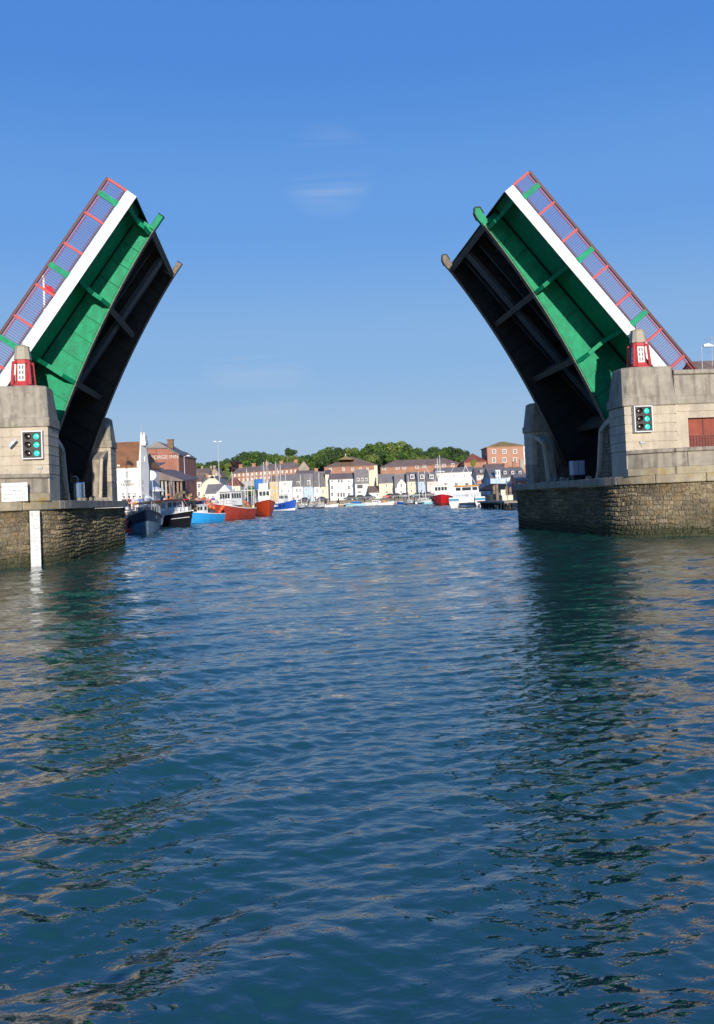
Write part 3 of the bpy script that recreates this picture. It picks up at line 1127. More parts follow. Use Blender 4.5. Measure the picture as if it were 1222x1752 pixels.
# ================================================================== WATER
def build_water():
    r = np.random.default_rng(5)
    az = np.concatenate([np.radians(np.linspace(-180, -34, 30, endpoint=False)), np.radians(np.linspace(-34, 34, 820, endpoint=False)), np.radians(np.linspace(34, 180, 30))])
    rad = 2.2 * 0.9 * 1000 / 1.0
    # rows spaced by equal depression below the horizon
    dep = np.concatenate([np.linspace(1.35, 0.62, 60, endpoint=False), np.linspace(0.62, 0.011, 1000, endpoint=False), np.geomspace(0.011, 0.0011, 40)])
    R = HC / dep
    # close rows as far as the quays, so that distant waves are real too
    q = int(np.argmax(np.diff(R) > 0.33))
    R = np.concatenate([R[:q], np.arange(R[q], 310, 0.33), np.geomspace(312, 1800, 30)])
    A, Rr = np.meshgrid(az, R)
    X = Rr * np.sin(A)
    Y = Rr * np.cos(A)
    dr = np.gradient(R)[:, None] * np.ones_like(A)
    Z = np.zeros_like(X)
    waves = []
    for i in range(70):
        lam = 0.10 * (0.46 / 0.10) ** r.random()
        th = math.radians(100) + r.normal() * 0.75
        slope = 0.021 * (lam / 0.3) ** 0.1
        waves.append((lam, th, slope, r.random() * 6.28))
    # broad patches of calmer and rougher water
    patch = 0.75 + 0.35 * np.sin(X * 0.21 + 1.3 * np.sin(Y * 0.13)) * np.sin(Y * 0.17 + 0.8 * np.sin(X * 0.11 + 1))
    wake = np.exp(-((X + 0.02 * Y - 0.8) / (0.7 + 0.09 * Y)) ** 2) * np.exp(-Y / 35)
    patch = patch * (1 - 0.5 * wake)
    ring = np.sqrt((X - 2.2) ** 2 + (Y - 2.0) ** 2)
    for lam, a_, ph in ((0.34, 0.035, 0.3), (0.5, 0.045, 2.0), (0.75, 0.03, 4.0)):
        k = 2 * math.pi / lam
        Z += np.clip((lam / dr - 2.2) / 2.5, 0, 1) * a_ / k * np.sin(k * ring + 1.2 * np.sin(np.arctan2(X - 2.2, Y - 2) * 5 + ph) + ph) * np.exp(-((ring - 9) / 8) ** 2)
    for lam, th, sl, ph in waves:
        k = 2 * math.pi / lam
        fade = np.clip((lam / dr - 2.2) / 2.5, 0, 1)
        warp = 0.35 * np.sin(X * 0.5 + ph) + 0.3 * np.sin(Y * 0.4 + 2 * ph)
        Z += fade * sl / k * np.sin(k * (X * math.cos(th) + Y * math.sin(th)) + warp * 2 + ph) * patch
    far = np.clip((Rr - 11) / 45, 0, 1)
    for i in range(30):
        lam = r.uniform(0.9, 2.3)
        th = math.radians(100) + r.normal() * 0.55
        k = 2 * math.pi / lam
        ph = r.random() * 6.28
        fade = np.clip((lam / dr - 2.2) / 1.0, 0, 1)
        Z += far * fade * 0.036 / k * np.sin(k * (X * math.cos(th) + Y * math.sin(th)) + 0.8 * np.sin(X * 0.3 + ph) + ph)
    # the two arms of the wake
    for sgn in (-1, 1):
        for q in range(2):
            th = math.radians(90) - sgn * math.radians(38 + 9 * q)
            lam = 1.15 + 0.5 * q
            k = 2 * math.pi / lam
            d = sgn * (X - 1.0) - (1.2 + 0.26 * Y)
            env = np.exp(-(d / (1.1 + 0.06 * Y)) ** 2) * np.clip((lam / dr - 2) / 2, 0, 1)
            Z += env * 0.11 / k * np.sin(k * (X * math.cos(th) + Y * math.sin(th)) + q)
    nr, na = X.shape
    verts = np.stack([X, Y, Z], -1).reshape(-1, 3)
    idx = np.arange(nr * na).reshape(nr, na)
    f = np.stack([idx[:-1, :-1], idx[1:, :-1], idx[1:, 1:], idx[:-1, 1:]], -1).reshape(-1, 4)
    me = bpy.data.meshes.new('water')
    me.vertices.add(len(verts))
    me.vertices.foreach_set('co', verts.astype(np.float32).ravel())
    me.loops.add(f.size)
    me.loops.foreach_set('vertex_index', f.astype(np.int32).ravel())
    me.polygons.add(len(f))
    me.polygons.foreach_set('loop_start', np.arange(0, f.size, 4, dtype=np.int32))
    me.polygons.foreach_set('use_smooth', np.ones(len(f), bool))
    me.update(calc_edges=True)
    me.flip_normals() if me.polygons[0].normal.z < 0 else None
    o = bpy.data.objects.new('water', me)
    COL.objects.link(o)
    o['kind'] = 'structure'
    m = bpy.data.materials.new('harbour_water')
    m.use_nodes = True
    n, l = m.node_tree.nodes, m.node_tree.links
    p = n['Principled BSDF']
    p.inputs['Base Color'].default_value = (0.010, 0.066, 0.055, 1)
    p.inputs['Roughness'].default_value = 0.06
    p.inputs['IOR'].default_value = 1.95
    geo = n.new('ShaderNodeNewGeometry')
    hs = None
    for sc, st, ds in (((1.8, 3.4, 1), 1.0, 0.022), ((5.0, 9.0, 1), 1.0, 0.008), ((14, 22, 1), 1.0, 0.0025)):
        mp = n.new('ShaderNodeMapping')
        mp.inputs['Scale'].default_value = sc
        mp.inputs['Rotation'].default_value = (0, 0, 0.15)
        nz = n.new('ShaderNodeTexNoise')
        nz.inputs['Scale'].default_value = 1.0
        nz.inputs['Detail'].default_value = 2.5
        nz.inputs['Roughness'].default_value = 0.55
        nz.inputs['Distortion'].default_value = 0.6
        l.new(geo.outputs['Position'], mp.inputs[0])
        l.new(mp.outputs[0], nz.inputs['Vector'])
        bmp = n.new('ShaderNodeBump')
        bmp.inputs['Strength'].default_value = st
        bmp.inputs['Distance'].default_value = ds
        l.new(nz.outputs[0], bmp.inputs['Height'])
        if hs is not None:
            l.new(hs, bmp.inputs['Normal'])
        hs = bmp.outputs[0]
    # ripples too small for the mesh: a field of facet slopes
    last = hs
    ln_ = n.new('ShaderNodeVectorMath')
    ln_.operation = 'LENGTH'
    l.new(geo.outputs['Position'], ln_.inputs[0])
    wind = n.new('ShaderNodeMapRange')      # the reach beyond the bridge is more wind ruffled than the sheltered wake
    wind.inputs[1].default_value = 6
    wind.inputs[2].default_value = 90
    wind.inputs[3].default_value = 0.55
    wind.inputs[4].default_value = 1.9
    l.new(ln_.outputs['Value'], wind.inputs[0])
    for sc, k in (((2.0, 4.2, 1), 0.55), ((7.0, 12.0, 1), 0.35)):
        mp = n.new('ShaderNodeMapping')
        mp.inputs['Scale'].default_value = sc
        nz = n.new('ShaderNodeTexNoise')
        nz.inputs['Detail'].default_value = 3
        nz.inputs['Roughness'].default_value = 0.6
        nz.inputs['Scale'].default_value = 1.0
        l.new(geo.outputs['Position'], mp.inputs[0])
        l.new(mp.outputs[0], nz.inputs['Vector'])
        sb = n.new('ShaderNodeVectorMath')
        sb.operation = 'SUBTRACT'
        sb.inputs[1].default_value = (0.5, 0.5, 0.5)
        l.new(nz.outputs['Color'], sb.inputs[0])
        ml = n.new('ShaderNodeVectorMath')
        ml.operation = 'MULTIPLY'
        ml.inputs[1].default_value = (k * 0.8, k * 1.3, 0)
        l.new(sb.outputs[0], ml.inputs[0])
        wv = n.new('ShaderNodeVectorMath')
        wv.operation = 'SCALE'
        l.new(ml.outputs[0], wv.inputs[0])
        l.new(wind.outputs[0], wv.inputs['Scale'])
        ad = n.new('ShaderNodeVectorMath')
        ad.operation = 'ADD'
        l.new(last, ad.inputs[0])
        l.new(wv.outputs[0], ad.inputs[1])
        last = ad.outputs[0]
    nm = n.new('ShaderNodeVectorMath')
    nm.operation = 'NORMALIZE'
    l.new(last, nm.inputs[0])
    l.new(nm.outputs[0], p.inputs['Normal'])
    me.materials.append(m)
    return o


build_water()


# ================================================================== LAND
ZQ = 1.85
m_quay = mat('quay_paving', (0.26, 0.235, 0.20), 0.9, var=0.2, scale=1.2, bump=0.2, bscale=6)
m_qwall = mat('quay_wall_stone', (0.42, 0.36, 0.27), 0.9, var=0.4, scale=0.9, bump=0.4, bscale=3, streak=0.6, streak_col=(0.08, 0.075, 0.05))
m_hill = mat('hill_grass', (0.035, 0.060, 0.018), 0.95, var=0.5, scale=0.2, bump=1.0, bscale=0.8)


def slab(name, pts, z0, z1, m, label=None, cat=None, kind=None):
    w = MB()
    w.prism([np.array([x, y, z0]) for x, y in pts], [np.array([x, y, z1]) for x, y in pts])
    return tag(w.build(name, m), label, cat, None, kind)


def qwall(name, label, pts):
    w = MB()
    for (x0, y0), (x1, y1) in zip(pts[:-1], pts[1:]):
        d = np.array([x1 - x0, y1 - y0, 0.0])
        nrm = np.array([-d[1], d[0], 0]) / np.linalg.norm(d)
        a, b_ = np.array([x0, y0, 0]), np.array([x1, y1, 0])
        w.prism([a + nrm * -0.25 + np.array([0, 0, -0.8]), b_ + nrm * -0.25 + np.array([0, 0, -0.8]), b_ + nrm * -0.25 + np.array([0, 0, ZQ - 0.25]), a + nrm * -0.25 + np.array([0, 0, ZQ - 0.25])],
                [a + nrm * 0.25 + np.array([0, 0, -0.8]), b_ + nrm * 0.25 + np.array([0, 0, -0.8]), b_ + nrm * 0.25 + np.array([0, 0, ZQ - 0.25]), a + nrm * 0.25 + np.array([0, 0, ZQ - 0.25])])
    o = w.build(name, m_qwall)
    tag(o, label, 'quay wall')
    c = MB()
    for (x0, y0), (x1, y1) in zip(pts[:-1], pts[1:]):
        c.bar([x0, y0, ZQ - 0.10], [x1, y1, ZQ - 0.10], 0.8, 0.30)
    c.build('coping', m_conc, o)
    return o


LQ = [(-23.0, 22), (-22.8, 70), (-23.5, 160), (-26.0, 296)]
FQ = [(-26.0, 296), (-7, 285), (8.5, 270), (21.0, 256)]
RQ = [(21.0, 256), (22.8, 150), (24.0, 62)]
slab('quay_ground', [(-23.1, 58)] + [(x - 0.1, y) for x, y in LQ[1:]] + [(-26, 420), (-300, 420), (-300, 58)], 0.5, ZQ, m_quay, kind='structure')
slab('quay_ground', [(-26.0, 296.2), (-7, 285.2), (8.5, 270.2), (21.0, 256.2), (160, 256.2), (160, 420), (-26.0, 420)], 0.5, ZQ - 0.004, m_quay, kind='structure')
slab('quay_ground', [(21.1, 256), (22.9, 150), (24.1, 60), (300, 60), (300, 256)], 0.5, ZQ - 0.008, m_quay, kind='structure')
qwall('quay_wall', 'stained stone quay wall behind the line of red, blue and black fishing boats', LQ[1:])
qwall('quay_wall', 'stone quay wall with small white boats below the pastel cottages', FQ)
qwall('quay_wall', 'dark quay wall behind the white twin hulled boat', RQ)


def hill_z(x, y):
    a = max(0.0, min(1.0, (y - 312) / 95.0))
    a = a * a * (3 - 2 * a)
    side = 0.75 + 0.25 * math.exp(-((x - 5) / 60.0) ** 2)
    return 1.0 + 19.0 * a * side + 0.6 * math.sin(x * 0.07) * a


w = MB()
hx = np.concatenate([np.linspace(-4000, -260, 8, endpoint=False), np.linspace(-260, 260, 53), np.linspace(320, 4000, 8)])
hy = np.concatenate([np.linspace(306, 440, 28, endpoint=False), np.geomspace(440, 6000, 10)])
vv = [np.array([x, y, hill_z(x, y)]) for y in hy for x in hx]
nn_ = len(hx)
w.add(vv, [(j * nn_ + i, j * nn_ + i + 1, (j + 1) * nn_ + i + 1, (j + 1) * nn_ + i) for j in range(len(hy) - 1) for i in range(nn_ - 1)])
tag(w.build('hills', m_hill, smooth=True), kind='structure')

# ================================================================== BUILDINGS
def pm(name, c, **k):
    return mat(name, c, k.pop('rough', 0.8), var=k.pop('var', 0.10), scale=k.pop('scale', 0.6), **k)


w_white = pm('white_render', (0.74, 0.73, 0.70))
w_cream = pm('cream_render', (0.70, 0.64, 0.48))
w_yellow = pm('yellow_render', (0.60, 0.45, 0.22))
w_blue = pm('pale_blue_render', (0.42, 0.55, 0.70))
w_pink = pm('pale_pink_render', (0.70, 0.55, 0.50))
w_brick = pm('red_brick', (0.34, 0.145, 0.10), var=0.2)
w_brick2 = pm('orange_brick', (0.36, 0.185, 0.12), var=0.25)
w_brick3 = pm('pinkish_brick', (0.42, 0.22, 0.15), var=0.15)
w_stone = pm('grey_rubble_stone', (0.34, 0.29, 0.23), var=0.3)
w_grey = pm('grey_render', (0.40, 0.39, 0.37))
r_slate = pm('grey_slate', (0.25, 0.225, 0.21), var=0.25)
r_dslate = pm('dark_slate', (0.19, 0.175, 0.17), var=0.25)
r_brown = pm('brown_tiles', (0.25, 0.17, 0.13), var=0.3)
r_orange = pm('orange_clay_tiles', (0.33, 0.15, 0.065), var=0.35)
r_lichen = pm('yellow_lichened_tiles', (0.34, 0.24, 0.09), var=0.35)
r_mauve = pm('purple_brown_slate', (0.21, 0.16, 0.15), var=0.25)
r_redt = pm('red_clay_tiles', (0.27, 0.09, 0.055), var=0.3)
m_frame = mat('window_frame_white', (0.78, 0.77, 0.74), 0.5, var=0.0)
m_dkframe = mat('window_frame_grey', (0.25, 0.26, 0.28), 0.5, var=0.0)
m_door = mat('dark_door', (0.02, 0.022, 0.03), 0.5, var=0.0)


class House:
    """walls, roof and fittings measured in photograph pixels at the building's own distance, yaw turns it about its front left corner"""

    def __init__(self, name, label, px0, px1, eave, ridge, Y, depth=8.0, roof='gable', wall=None, rmat=None, base=ZQ, cat='house', group=None, hip=None, yaw=0.0, over=0.25, ridge_px=None):
        self.Y = Y
        pc = (px0 + px1) / 2
        self.pc = pc
        A, Bq = at(px0, eave, Y), at(px1, eave, Y)
        self.ze = (A[2] + Bq[2]) / 2
        self.x0, self.x1 = A[0], Bq[0]
        self.zb = base
        self.depth = depth
        if roof == 'front':
            self.zr = at(pc, ridge, Y)[2]
        elif roof == 'hip':
            self.zr = at(pc, ridge, Y + depth / 2)[2]
        else:
            self.zr = at(pc, ridge, Y + depth / 2)[2]
        self.root = thing(name, label, cat, (self.x0, Y, base), 0.0, group)
        self.wall, self.rmat, self.roof = wall, rmat, roof
        x0, x1, zb, ze, zr, D = self.x0, self.x1, self.zb, self.ze, self.zr, depth
        y0, y1 = Y, Y + D
        w = MB()
        w.box(ident, x0, x1, y0, y1, zb, ze)
        xm = (x0 + x1) / 2
        if roof == 'gable':
            for x, dx in ((x0, 0.0), (x1, 0.0)):
                sgn = 0.15 if x == x0 else -0.15
                w.prism([np.array([x, y0, ze]), np.array([x, y1, ze]), np.array([x, (y0 + y1) / 2, zr - 0.05])],
                        [np.array([x + sgn, y0, ze]), np.array([x + sgn, y1, ze]), np.array([x + sgn, (y0 + y1) / 2, zr - 0.05])])
        elif roof == 'front':
            if ridge_px:
                xm = at(ridge_px, ridge, Y)[0]
            for y, dy in ((y0, 0.15), (y1, -0.15)):
                w.prism([np.array([x0, y, ze]), np.array([x1, y, ze]), np.array([xm, y, zr - 0.05])],
                        [np.array([x0, y + dy, ze]), np.array([x1, y + dy, ze]), np.array([xm, y + dy, zr - 0.05])])
        self.wall_o = w.build('wall', wall, self.root)
        o = over
        th = 0.16
        r = MB()
        if roof == 'gable':
            ym = (y0 + y1) / 2
            for ya, yb in ((y0 - o, ym), (y1 + o, ym)):
                zlow = ze - o * (zr - ze) / (D / 2)
                A_ = [np.array([x, y, z]) for x, y, z in ((x0 - o * 0.5, ya, zlow), (x1 + o * 0.5, ya, zlow), (x1 + o * 0.5, yb, zr), (x0 - o * 0.5, yb, zr))]
                r.prism(A_, [p + np.array([0, 0, th]) for p in A_])
        elif roof == 'front':
            for xa in (x0 - o, x1 + o):
                zlow = ze - o * (zr - ze) / max(0.3, abs(xm - (x0 if xa < xm else x1)))
                A_ = [np.array(q) for q in ((xa, y0 - o * 0.6, zlow), (xm, y0 - o * 0.6, zr), (xm, y1, zr), (xa, y1, zlow))]
                r.prism(A_, [p + np.array([0, 0, th]) for p in A_])
        elif roof == 'hip':
            h = hip if hip is not None else min(D / 2, (x1 - x0) / 2 * 0.98)
            ym = (y0 + y1) / 2
            e = [np.array(q) for q in ((x0 - o, y0 - o, ze), (x1 + o, y0 - o, ze), (x1 + o, y1 + o, ze), (x0 - o, y1 + o, ze))]
            R0, R1 = np.array([x0 + h, ym, zr]), np.array([x1 - h, ym, zr])
            if R0[0] > R1[0]:
                R0[0] = R1[0] = (x0 + x1) / 2 - 0.01
                R1[0] += 0.02
            r.add(e + [R0, R1] + [p - np.array([0, 0, th]) for p in e], [(0, 1, 5, 4), (1, 2, 5), (2, 3, 4, 5), (3, 0, 4), (0, 1, 7, 6), (1, 2, 8, 7), (2, 3, 9, 8), (3, 0, 6, 9), (6, 7, 8, 9)])
        elif roof == 'mono':
            A_ = [np.array(q) for q in ((x0 - o, y0 - o, ze), (x1 + o, y0 - o, ze), (x1 + o, y1, zr), (x0 - o, y1, zr))]
            r.prism(A_, [p + np.array([0, 0, th]) for p in A_])
        self.roof_o = r.build('roof', rmat, self.root) if r.v else None

    def win(self, px, py, wp, hp, fm=None, gm=None, name='window', y=None):
        """a window centred on a photograph pixel of the front wall"""
        y = self.Y if y is None else y
        c = at(px, py, y)
        s = y / F_PX
        hw, hh = wp * s / 2, hp * s / 2
        f = MB()
        b = min(0.14, hw * 0.35)
        x, z = c[0], c[2]
        f.box(ident, x - hw, x - hw + b, y - 0.07, y + 0.02, z - hh, z + hh)
        f.box(ident, x + hw - b, x + hw, y - 0.07, y + 0.02, z - hh, z + hh)
        f.box(ident, x - hw + b, x + hw - b, y - 0.07, y + 0.02, z + hh - b, z + hh)
        f.box(ident, x - hw + b, x + hw - b, y - 0.09, y + 0.02, z - hh, z - hh + b)
        f.box(ident, x - 0.035, x + 0.035, y - 0.06, y + 0.01, z - hh + b, z + hh - b)
        f.box(ident, x - hw + b, x - 0.035, y - 0.06, y + 0.01, z - 0.03, z + 0.03)
        f.box(ident, x + 0.035, x + hw - b, y - 0.06, y + 0.01, z - 0.03, z + 0.03)
        o = f.build(name, fm or m_frame, self.root)
        g = MB()
        g.box(ident, x - hw + b * 0.5, x + hw - b * 0.5, y - 0.025, y + 0.012, z - hh + b * 0.5, z + hh - b * 0.5)
        g.build('pane', gm or m_glass, o)
        return o

    def door(self, px, py, wp, hp, m=None):
        c = at(px, py, self.Y)
        s = self.Y / F_PX
        g = MB()
        g.box(ident, c[0] - wp * s / 2, c[0] + wp * s / 2, self.Y - 0.05, self.Y + 0.02, max(self.zb, c[2] - hp * s / 2), c[2] + hp * s / 2)
        return g.build('door', m or m_door, self.root)

    def chim(self, px, top, wp, m=None, back=0.5, low=None, pots=2):
        y = self.Y + self.depth * back
        c = at(px, top, y)
        s = y / F_PX
        hw = wp * s / 2
        zl = (self.zr - 0.6) if low is None else low
        g = MB()
        g.box(ident, c[0] - hw, c[0] + hw, y - hw * 0.8, y + hw * 0.8, zl, c[2] - 0.25)
        g.box(ident, c[0] - hw * 1.15, c[0] + hw * 1.15, y - hw * 0.95, y + hw * 0.95, c[2] - 0.42, c[2] - 0.25)
        o = g.build('chimney', m or w_brick2, self.roof_o or self.root)
        return o

    def pots(self, px, top, n=2, m=None):
        pass

    def dorm(self, px, py, wp, hp, fm=None, back=0.12):
        """small dormer: box with window, roof"""
        y = self.Y + self.depth * back - 0.6
        c = at(px, py, y)
        s = y / F_PX
        hw, hh = wp * s / 2, hp * s / 2
        g = MB()
        g.box(ident, c[0] - hw, c[0] + hw, y, y + 2.2, c[2] - hh, c[2] + hh)
        d = g.build('dormer', fm or m_frame, self.root)
        q = MB()
        q.prism([np.array([c[0] - hw * 1.2, y - 0.1, c[2] + hh]), np.array([c[0] + hw * 1.2, y - 0.1, c[2] + hh]), np.array([c[0], y - 0.1, c[2] + hh * 1.5])],
                [np.array([c[0] - hw * 1.2, y + 2.3, c[2] + hh]), np.array([c[0] + hw * 1.2, y + 2.3, c[2] + hh]), np.array([c[0], y + 2.3, c[2] + hh * 1.5])])
        q.build('dormer_roof', self.rmat, d)
        p = MB()
        p.box(ident, c[0] - hw * 0.72, c[0] - hw * 0.06, y - 0.02, y + 0.02, c[2] - hh * 0.7, c[2] + hh * 0.7)
        p.box(ident, c[0] + hw * 0.06, c[0] + hw * 0.72, y - 0.02, y + 0.02, c[2] - hh * 0.7, c[2] + hh * 0.7)
        p.build('pane', m_glass, d)

    def block(self, name, px0, px1, top, bot, m, dy0=-0.05, dy1=0.3):
        A_, B_ = at(px0, top, self.Y), at(px1, bot, self.Y)
        g = MB()
        g.box(ident, A_[0], B_[0], self.Y + dy0, self.Y + dy1, min(A_[2], B_[2]), max(A_[2], B_[2]))
        return g.build(name, m, self.root)


# ---- left bank
inn = House('inn', 'white inn with an orange tiled roof and dark lettering on the left quay', 160, 238, 799, 757, 118, 12, 'hip', w_white, r_orange, cat='inn', hip=1.2)
inn.chim(203, 792, 4, w_white, back=0.0, low=5.5)
for px in (209.5, 217.5, 225.5, 232):
    inn.win(px, 812, 5.2, 12, m_frame, pm('blind_grey', (0.36, 0.39, 0.43), var=0.02))
for px in (211, 221, 231):
    inn.win(px, 847, 5, 9, m_frame)
inn.block('string_band', 201, 238, 822 - 3.5, 820, m_frame)
c_ = at(218, 824, 118 - 0.06)
text_mesh('lettering', 'SHIP', 0.50, m_letter, inn.root, c_, (1, 0, 0), (0, 0, 1), 0.02)
c_ = at(218, 829.5, 118 - 0.06)
text_mesh('lettering', 'TAVERN', 0.50, m_letter, inn.root, c_, (1, 0, 0), (0, 0, 1), 0.02)
gab = House('gable_house', 'tall tapering white gable wall with a white chimney stack beside the inn', 236.8, 240.8, 800, 790, 116.1, 1.2, 'none', w_white, None, cat='house')
g = MB()
gy_ = lambda q: 116.0 + max(0.0, (q - 241) / 14 * 2.2)
for pl_ in (((236.5, 866), (236.5, 800), (237.5, 788), (239.3, 762), (241, 762), (241, 866)), ((241, 866), (241, 762), (249.2, 762), (251.5, 774), (255, 800), (255, 862))):
    P0 = [at(a_, b_, gy_(a_)) for a_, b_ in pl_]
    for p in P0:
        p[2] = max(p[2], ZQ)
    g.prism(P0, [p + np.array([-0.3, 1.4, 0]) for p in P0])
g.build('gable', w_white, gab.root)
g = MB()
P0 = [at(a_, b_, 116.05) for a_, b_ in ((239.2, 762), (240.2, 744.5), (248.0, 744.5), (249.2, 762))]
g.prism(P0, [p + np.array([0, 1.3, 0]) for p in P0])
P0 = [at(a_, b_, 115.95) for a_, b_ in ((239.0, 759), (239.0, 756.5), (249.6, 756.5), (249.6, 759))]
g.prism(P0, [p + np.array([0, 1.5, 0]) for p in P0])
ch_o = g.build('chimney', w_white, gab.root)
for px in (241.5, 246.5):
    g = MB()
    a_ = at(px, 744.5, 116.7)
    g.tube(a_, a_ + np.array([0, 0, 0.35]), 0.14, 0.11, 8)
    g.build('chimney_pot', w_cream, ch_o)
gab.block('corner_pilaster', 236.5, 241, 790, 866, w_white, -0.35, 0.3)
gab.block('kneeler', 235.5, 239.5, 789, 799, w_white, -0.45, 0.35)
gab.win(247.5, 785, 3.2, 9, m_frame, None, 'window', 117.0)
for py in (824, 836):
    gab.win(243.5, py, 2.6, 6, m_dkframe, None, 'window', 116.3)
gab.win(245, 850, 3, 8, m_dkframe, None, 'window', 116.5)
geo = House('brick_inn', 'red brick gabled inn with white painted GEORGE INN lettering', 249, 305.5, 777.5, 765.5, 150, 16, 'none', w_brick, r_slate, cat='inn')
# truncated gable of the brick inn with parapet roof behind
g = MB()
q_ = [(249, 777.5), (249, 766.5), (286, 765.5), (305.5, 777.5)]
P0 = [at(a, b, 150.0) for a, b in q_]
g.prism(P0, [p + np.array([0, 16, 0]) for p in P0])
g.build('upper_wall', w_brick, geo.root)
g = MB()
q_ = [(248, 765.8), (286.5, 764.8), (306.5, 777.0), (306.5, 779.0), (286, 766.9), (248, 767.9)]
P0 = [at(a, b, 149.7) for a, b in q_]
g.prism(P0, [p + np.array([0, 16.6, 0]) for p in P0])
geo.roof_o = g.build('roof', r_dslate, geo.root)
g = MB()
q_ = [(250, 766.0), (268.5, 755.0), (286, 765.0)]
P0 = [at(a, b, 151.0) for a, b in q_]
g.prism(P0, [p + np.array([0, 14, 0]) for p in P0])
g.build('roof_hip', r_slate, geo.root)
geo.zr = P0[0][2] - 1
geo.chim(291.5, 749, 9.5, pm('brown_brick', (0.20, 0.12, 0.07)), back=0.3)
text_mesh('lettering', 'GEORGE INN', 0.88, m_wletter, geo.root, at(279.0, 782.3, 149.93), (1, 0, 0), (0, 0, 1), 0.02)
geo.block('downpipe', 303.6, 304.6, 780, 820, w_grey)
geo.block('service_pipe', 267.6, 268.1, 767, 800, m_dark, -0.06, 0.0)
for px in (270, 292):
    geo.win(px, 808, 6, 6, m_frame)
hall = House('market_hall', 'low open market hall with a dark slate roof and posts under the brick inn', 256, 311, 820.5, 806, 136, 2.5, 'none', pm('dark_interior', (0.05, 0.047, 0.045)), r_mauve, cat='market hall')
g = MB()
q_ = [(254, 805), (268, 806), (313, 821.5), (313, 823.5), (262, 821.0), (254, 812)]
P0 = [at(a, b, 130.0) for a, b in q_]
g.prism(P0, [p + np.array([0, 13, 0.6]) for p in P0])
hall.roof_o = g.build('roof', r_mauve, hall.root)
for px in (270, 277.5, 284, 290.5, 297, 304, 310):
    g = MB()
    a = at(px, 822, 130.8)
    g.bar([a[0], 130.8, ZQ], [a[0], 130.8, a[2]], 0.28, 0.28, up=(0, 1, 0))
    g.build('post', w_grey if px < 285 else r_brown, hall.root)
sh_ = House('lean_to', 'small dark slate lean-to roof against the white gable wall', 254.5, 268.5, 799, 792, 139, 5, 'mono', w_grey, r_dslate, cat='house')

A_ = House('brick_cottage', 'brick cottage with two chimneys at the wooded end of the left quay', 332.5, 357, 811, 802.5, 236, 9, 'gable', w_brick3, r_brown)
A_.chim(346, 796, 3, w_stone)
A_.chim(361, 795.5, 3, w_stone)
for px in (337, 344, 351):
    A_.win(px, 816, 3, 4.5)
Bh = House('stone_gable_house', 'grey stone gable end with one chimney on top', 355, 378.5, 815, 800.5, 242, 10, 'front', w_stone, r_brown, ridge_px=367)
Bh.chim(367, 795, 4, w_stone, back=0.1)
Bh.win(370, 812, 2.2, 4)
Ch = House('cream_gable_house', 'broad cream gable house rising behind the net piles', 345, 378.5, 828, 814, 205, 11, 'front', w_cream, r_slate, ridge_px=363)
Ch.block('gable_stack', 357, 368, 813.2, 818, w_cream, 0.0, 0.6)
Ch.win(350, 829, 2.4, 4)
Cl = House('tall_window_house', 'narrow cream house with two white framed windows one above the other', 329.5, 345, 824, 813, 207, 9, 'gable', w_cream, r_brown)
for py in (831, 845):
    Cl.win(340.5, py, 6, 9, m_frame)
Sl = House('slate_roof_house', 'low house with a steep grey slate roof left of the white gabled hut', 352, 378, 844, 829.5, 196, 8, 'gable', w_white, r_slate)
Dh = House('gabled_hut', 'white gabled hut with a pointed roof behind the red boat wheelhouse', 370, 397.5, 845, 830.5, 190, 8, 'front', w_white, w_white, cat='hut', ridge_px=384.5, over=0.1)
for px in (377, 384, 391):
    Dh.win(px, 846, 3.4, 5.5, m_dkframe)
Eh = House('red_roof_house', 'small cream house under a red clay tiled hip roof', 388, 411, 830.5, 816, 262, 9, 'hip', w_cream, r_redt)
for px in (394, 401, 407):
    Eh.win(px, 836, 2.6, 4)

# brick terrace on the slope
Tb = hill_z(-30, 345) - 2.0
te = House('brick_terrace', 'long red brick terrace with five chimneys on the slope below the trees', 398, 512, 806, 794.5, 345, 9, 'none', w_brick2, r_mauve, base=5.0, cat='terrace')
bpy.data.objects.remove(te.wall_o)
g = MB()
q_ = [(398, 809.5), (512, 800.5)]
a0, a1 = at(398, 810, 345), at(512, 800.5, 345)
g.prism([a0, a1, np.array([a1[0], 345, 5.0]), np.array([a0[0], 345, 5.0])], [p + np.array([0, 9, 0]) for p in (a0, a1, np.array([a1[0], 345, 5.0]), np.array([a0[0], 345, 5.0]))])
te.wall_o = g.build('wall', w_brick2, te.root)
g = MB()
e0, e1 = at(397, 810.3, 344.7), at(513, 800.5, 344.7)
r0, r1 = at(407, 800.5, 349.5), at(506, 790.0, 349.5)
g.add([e0, e1, r1, r0, e0 + np.array([0, 9.6, 0]), e1 + np.array([0, 9.6, 0])], [(0, 1, 2, 3), (4, 5, 2, 3), (0, 3, 4), (1, 2, 5)])
te.roof_o = g.build('roof', r_mauve, te.root)
for px, top in ((412, 793.5), (434.5, 791.5), (457, 789), (481.5, 787.5), (506, 785.5)):
    te.zr = at(px, top + 12, 349)[2]
    te.chim(px, top, 6, w_brick2)
for k in range(15):
    px = 402 + k * 7.4
    yy = 812.3 - (px - 402) * 0.075
    te.win(px, yy + 1.2, 2.6, 4.6, m_frame, pm('pale_blind', (0.5, 0.46, 0.4)))
    te.win(px, yy + 9.5, 2.6, 4.8, m_frame, pm('pale_blind', (0.5, 0.46, 0.4)))
sg_ = House('stone_gable_house', 'grey stone gable end closing the brick terrace', 510.5, 529, 801, 789, 342, 12, 'front', w_stone, r_mauve, base=5.0, ridge_px=519.5)
gw = House('retaining_wall', 'long grey garden wall below the brick terrace', 396, 466, 823, 823, 318, 2, 'none', w_grey, None, cat='wall')

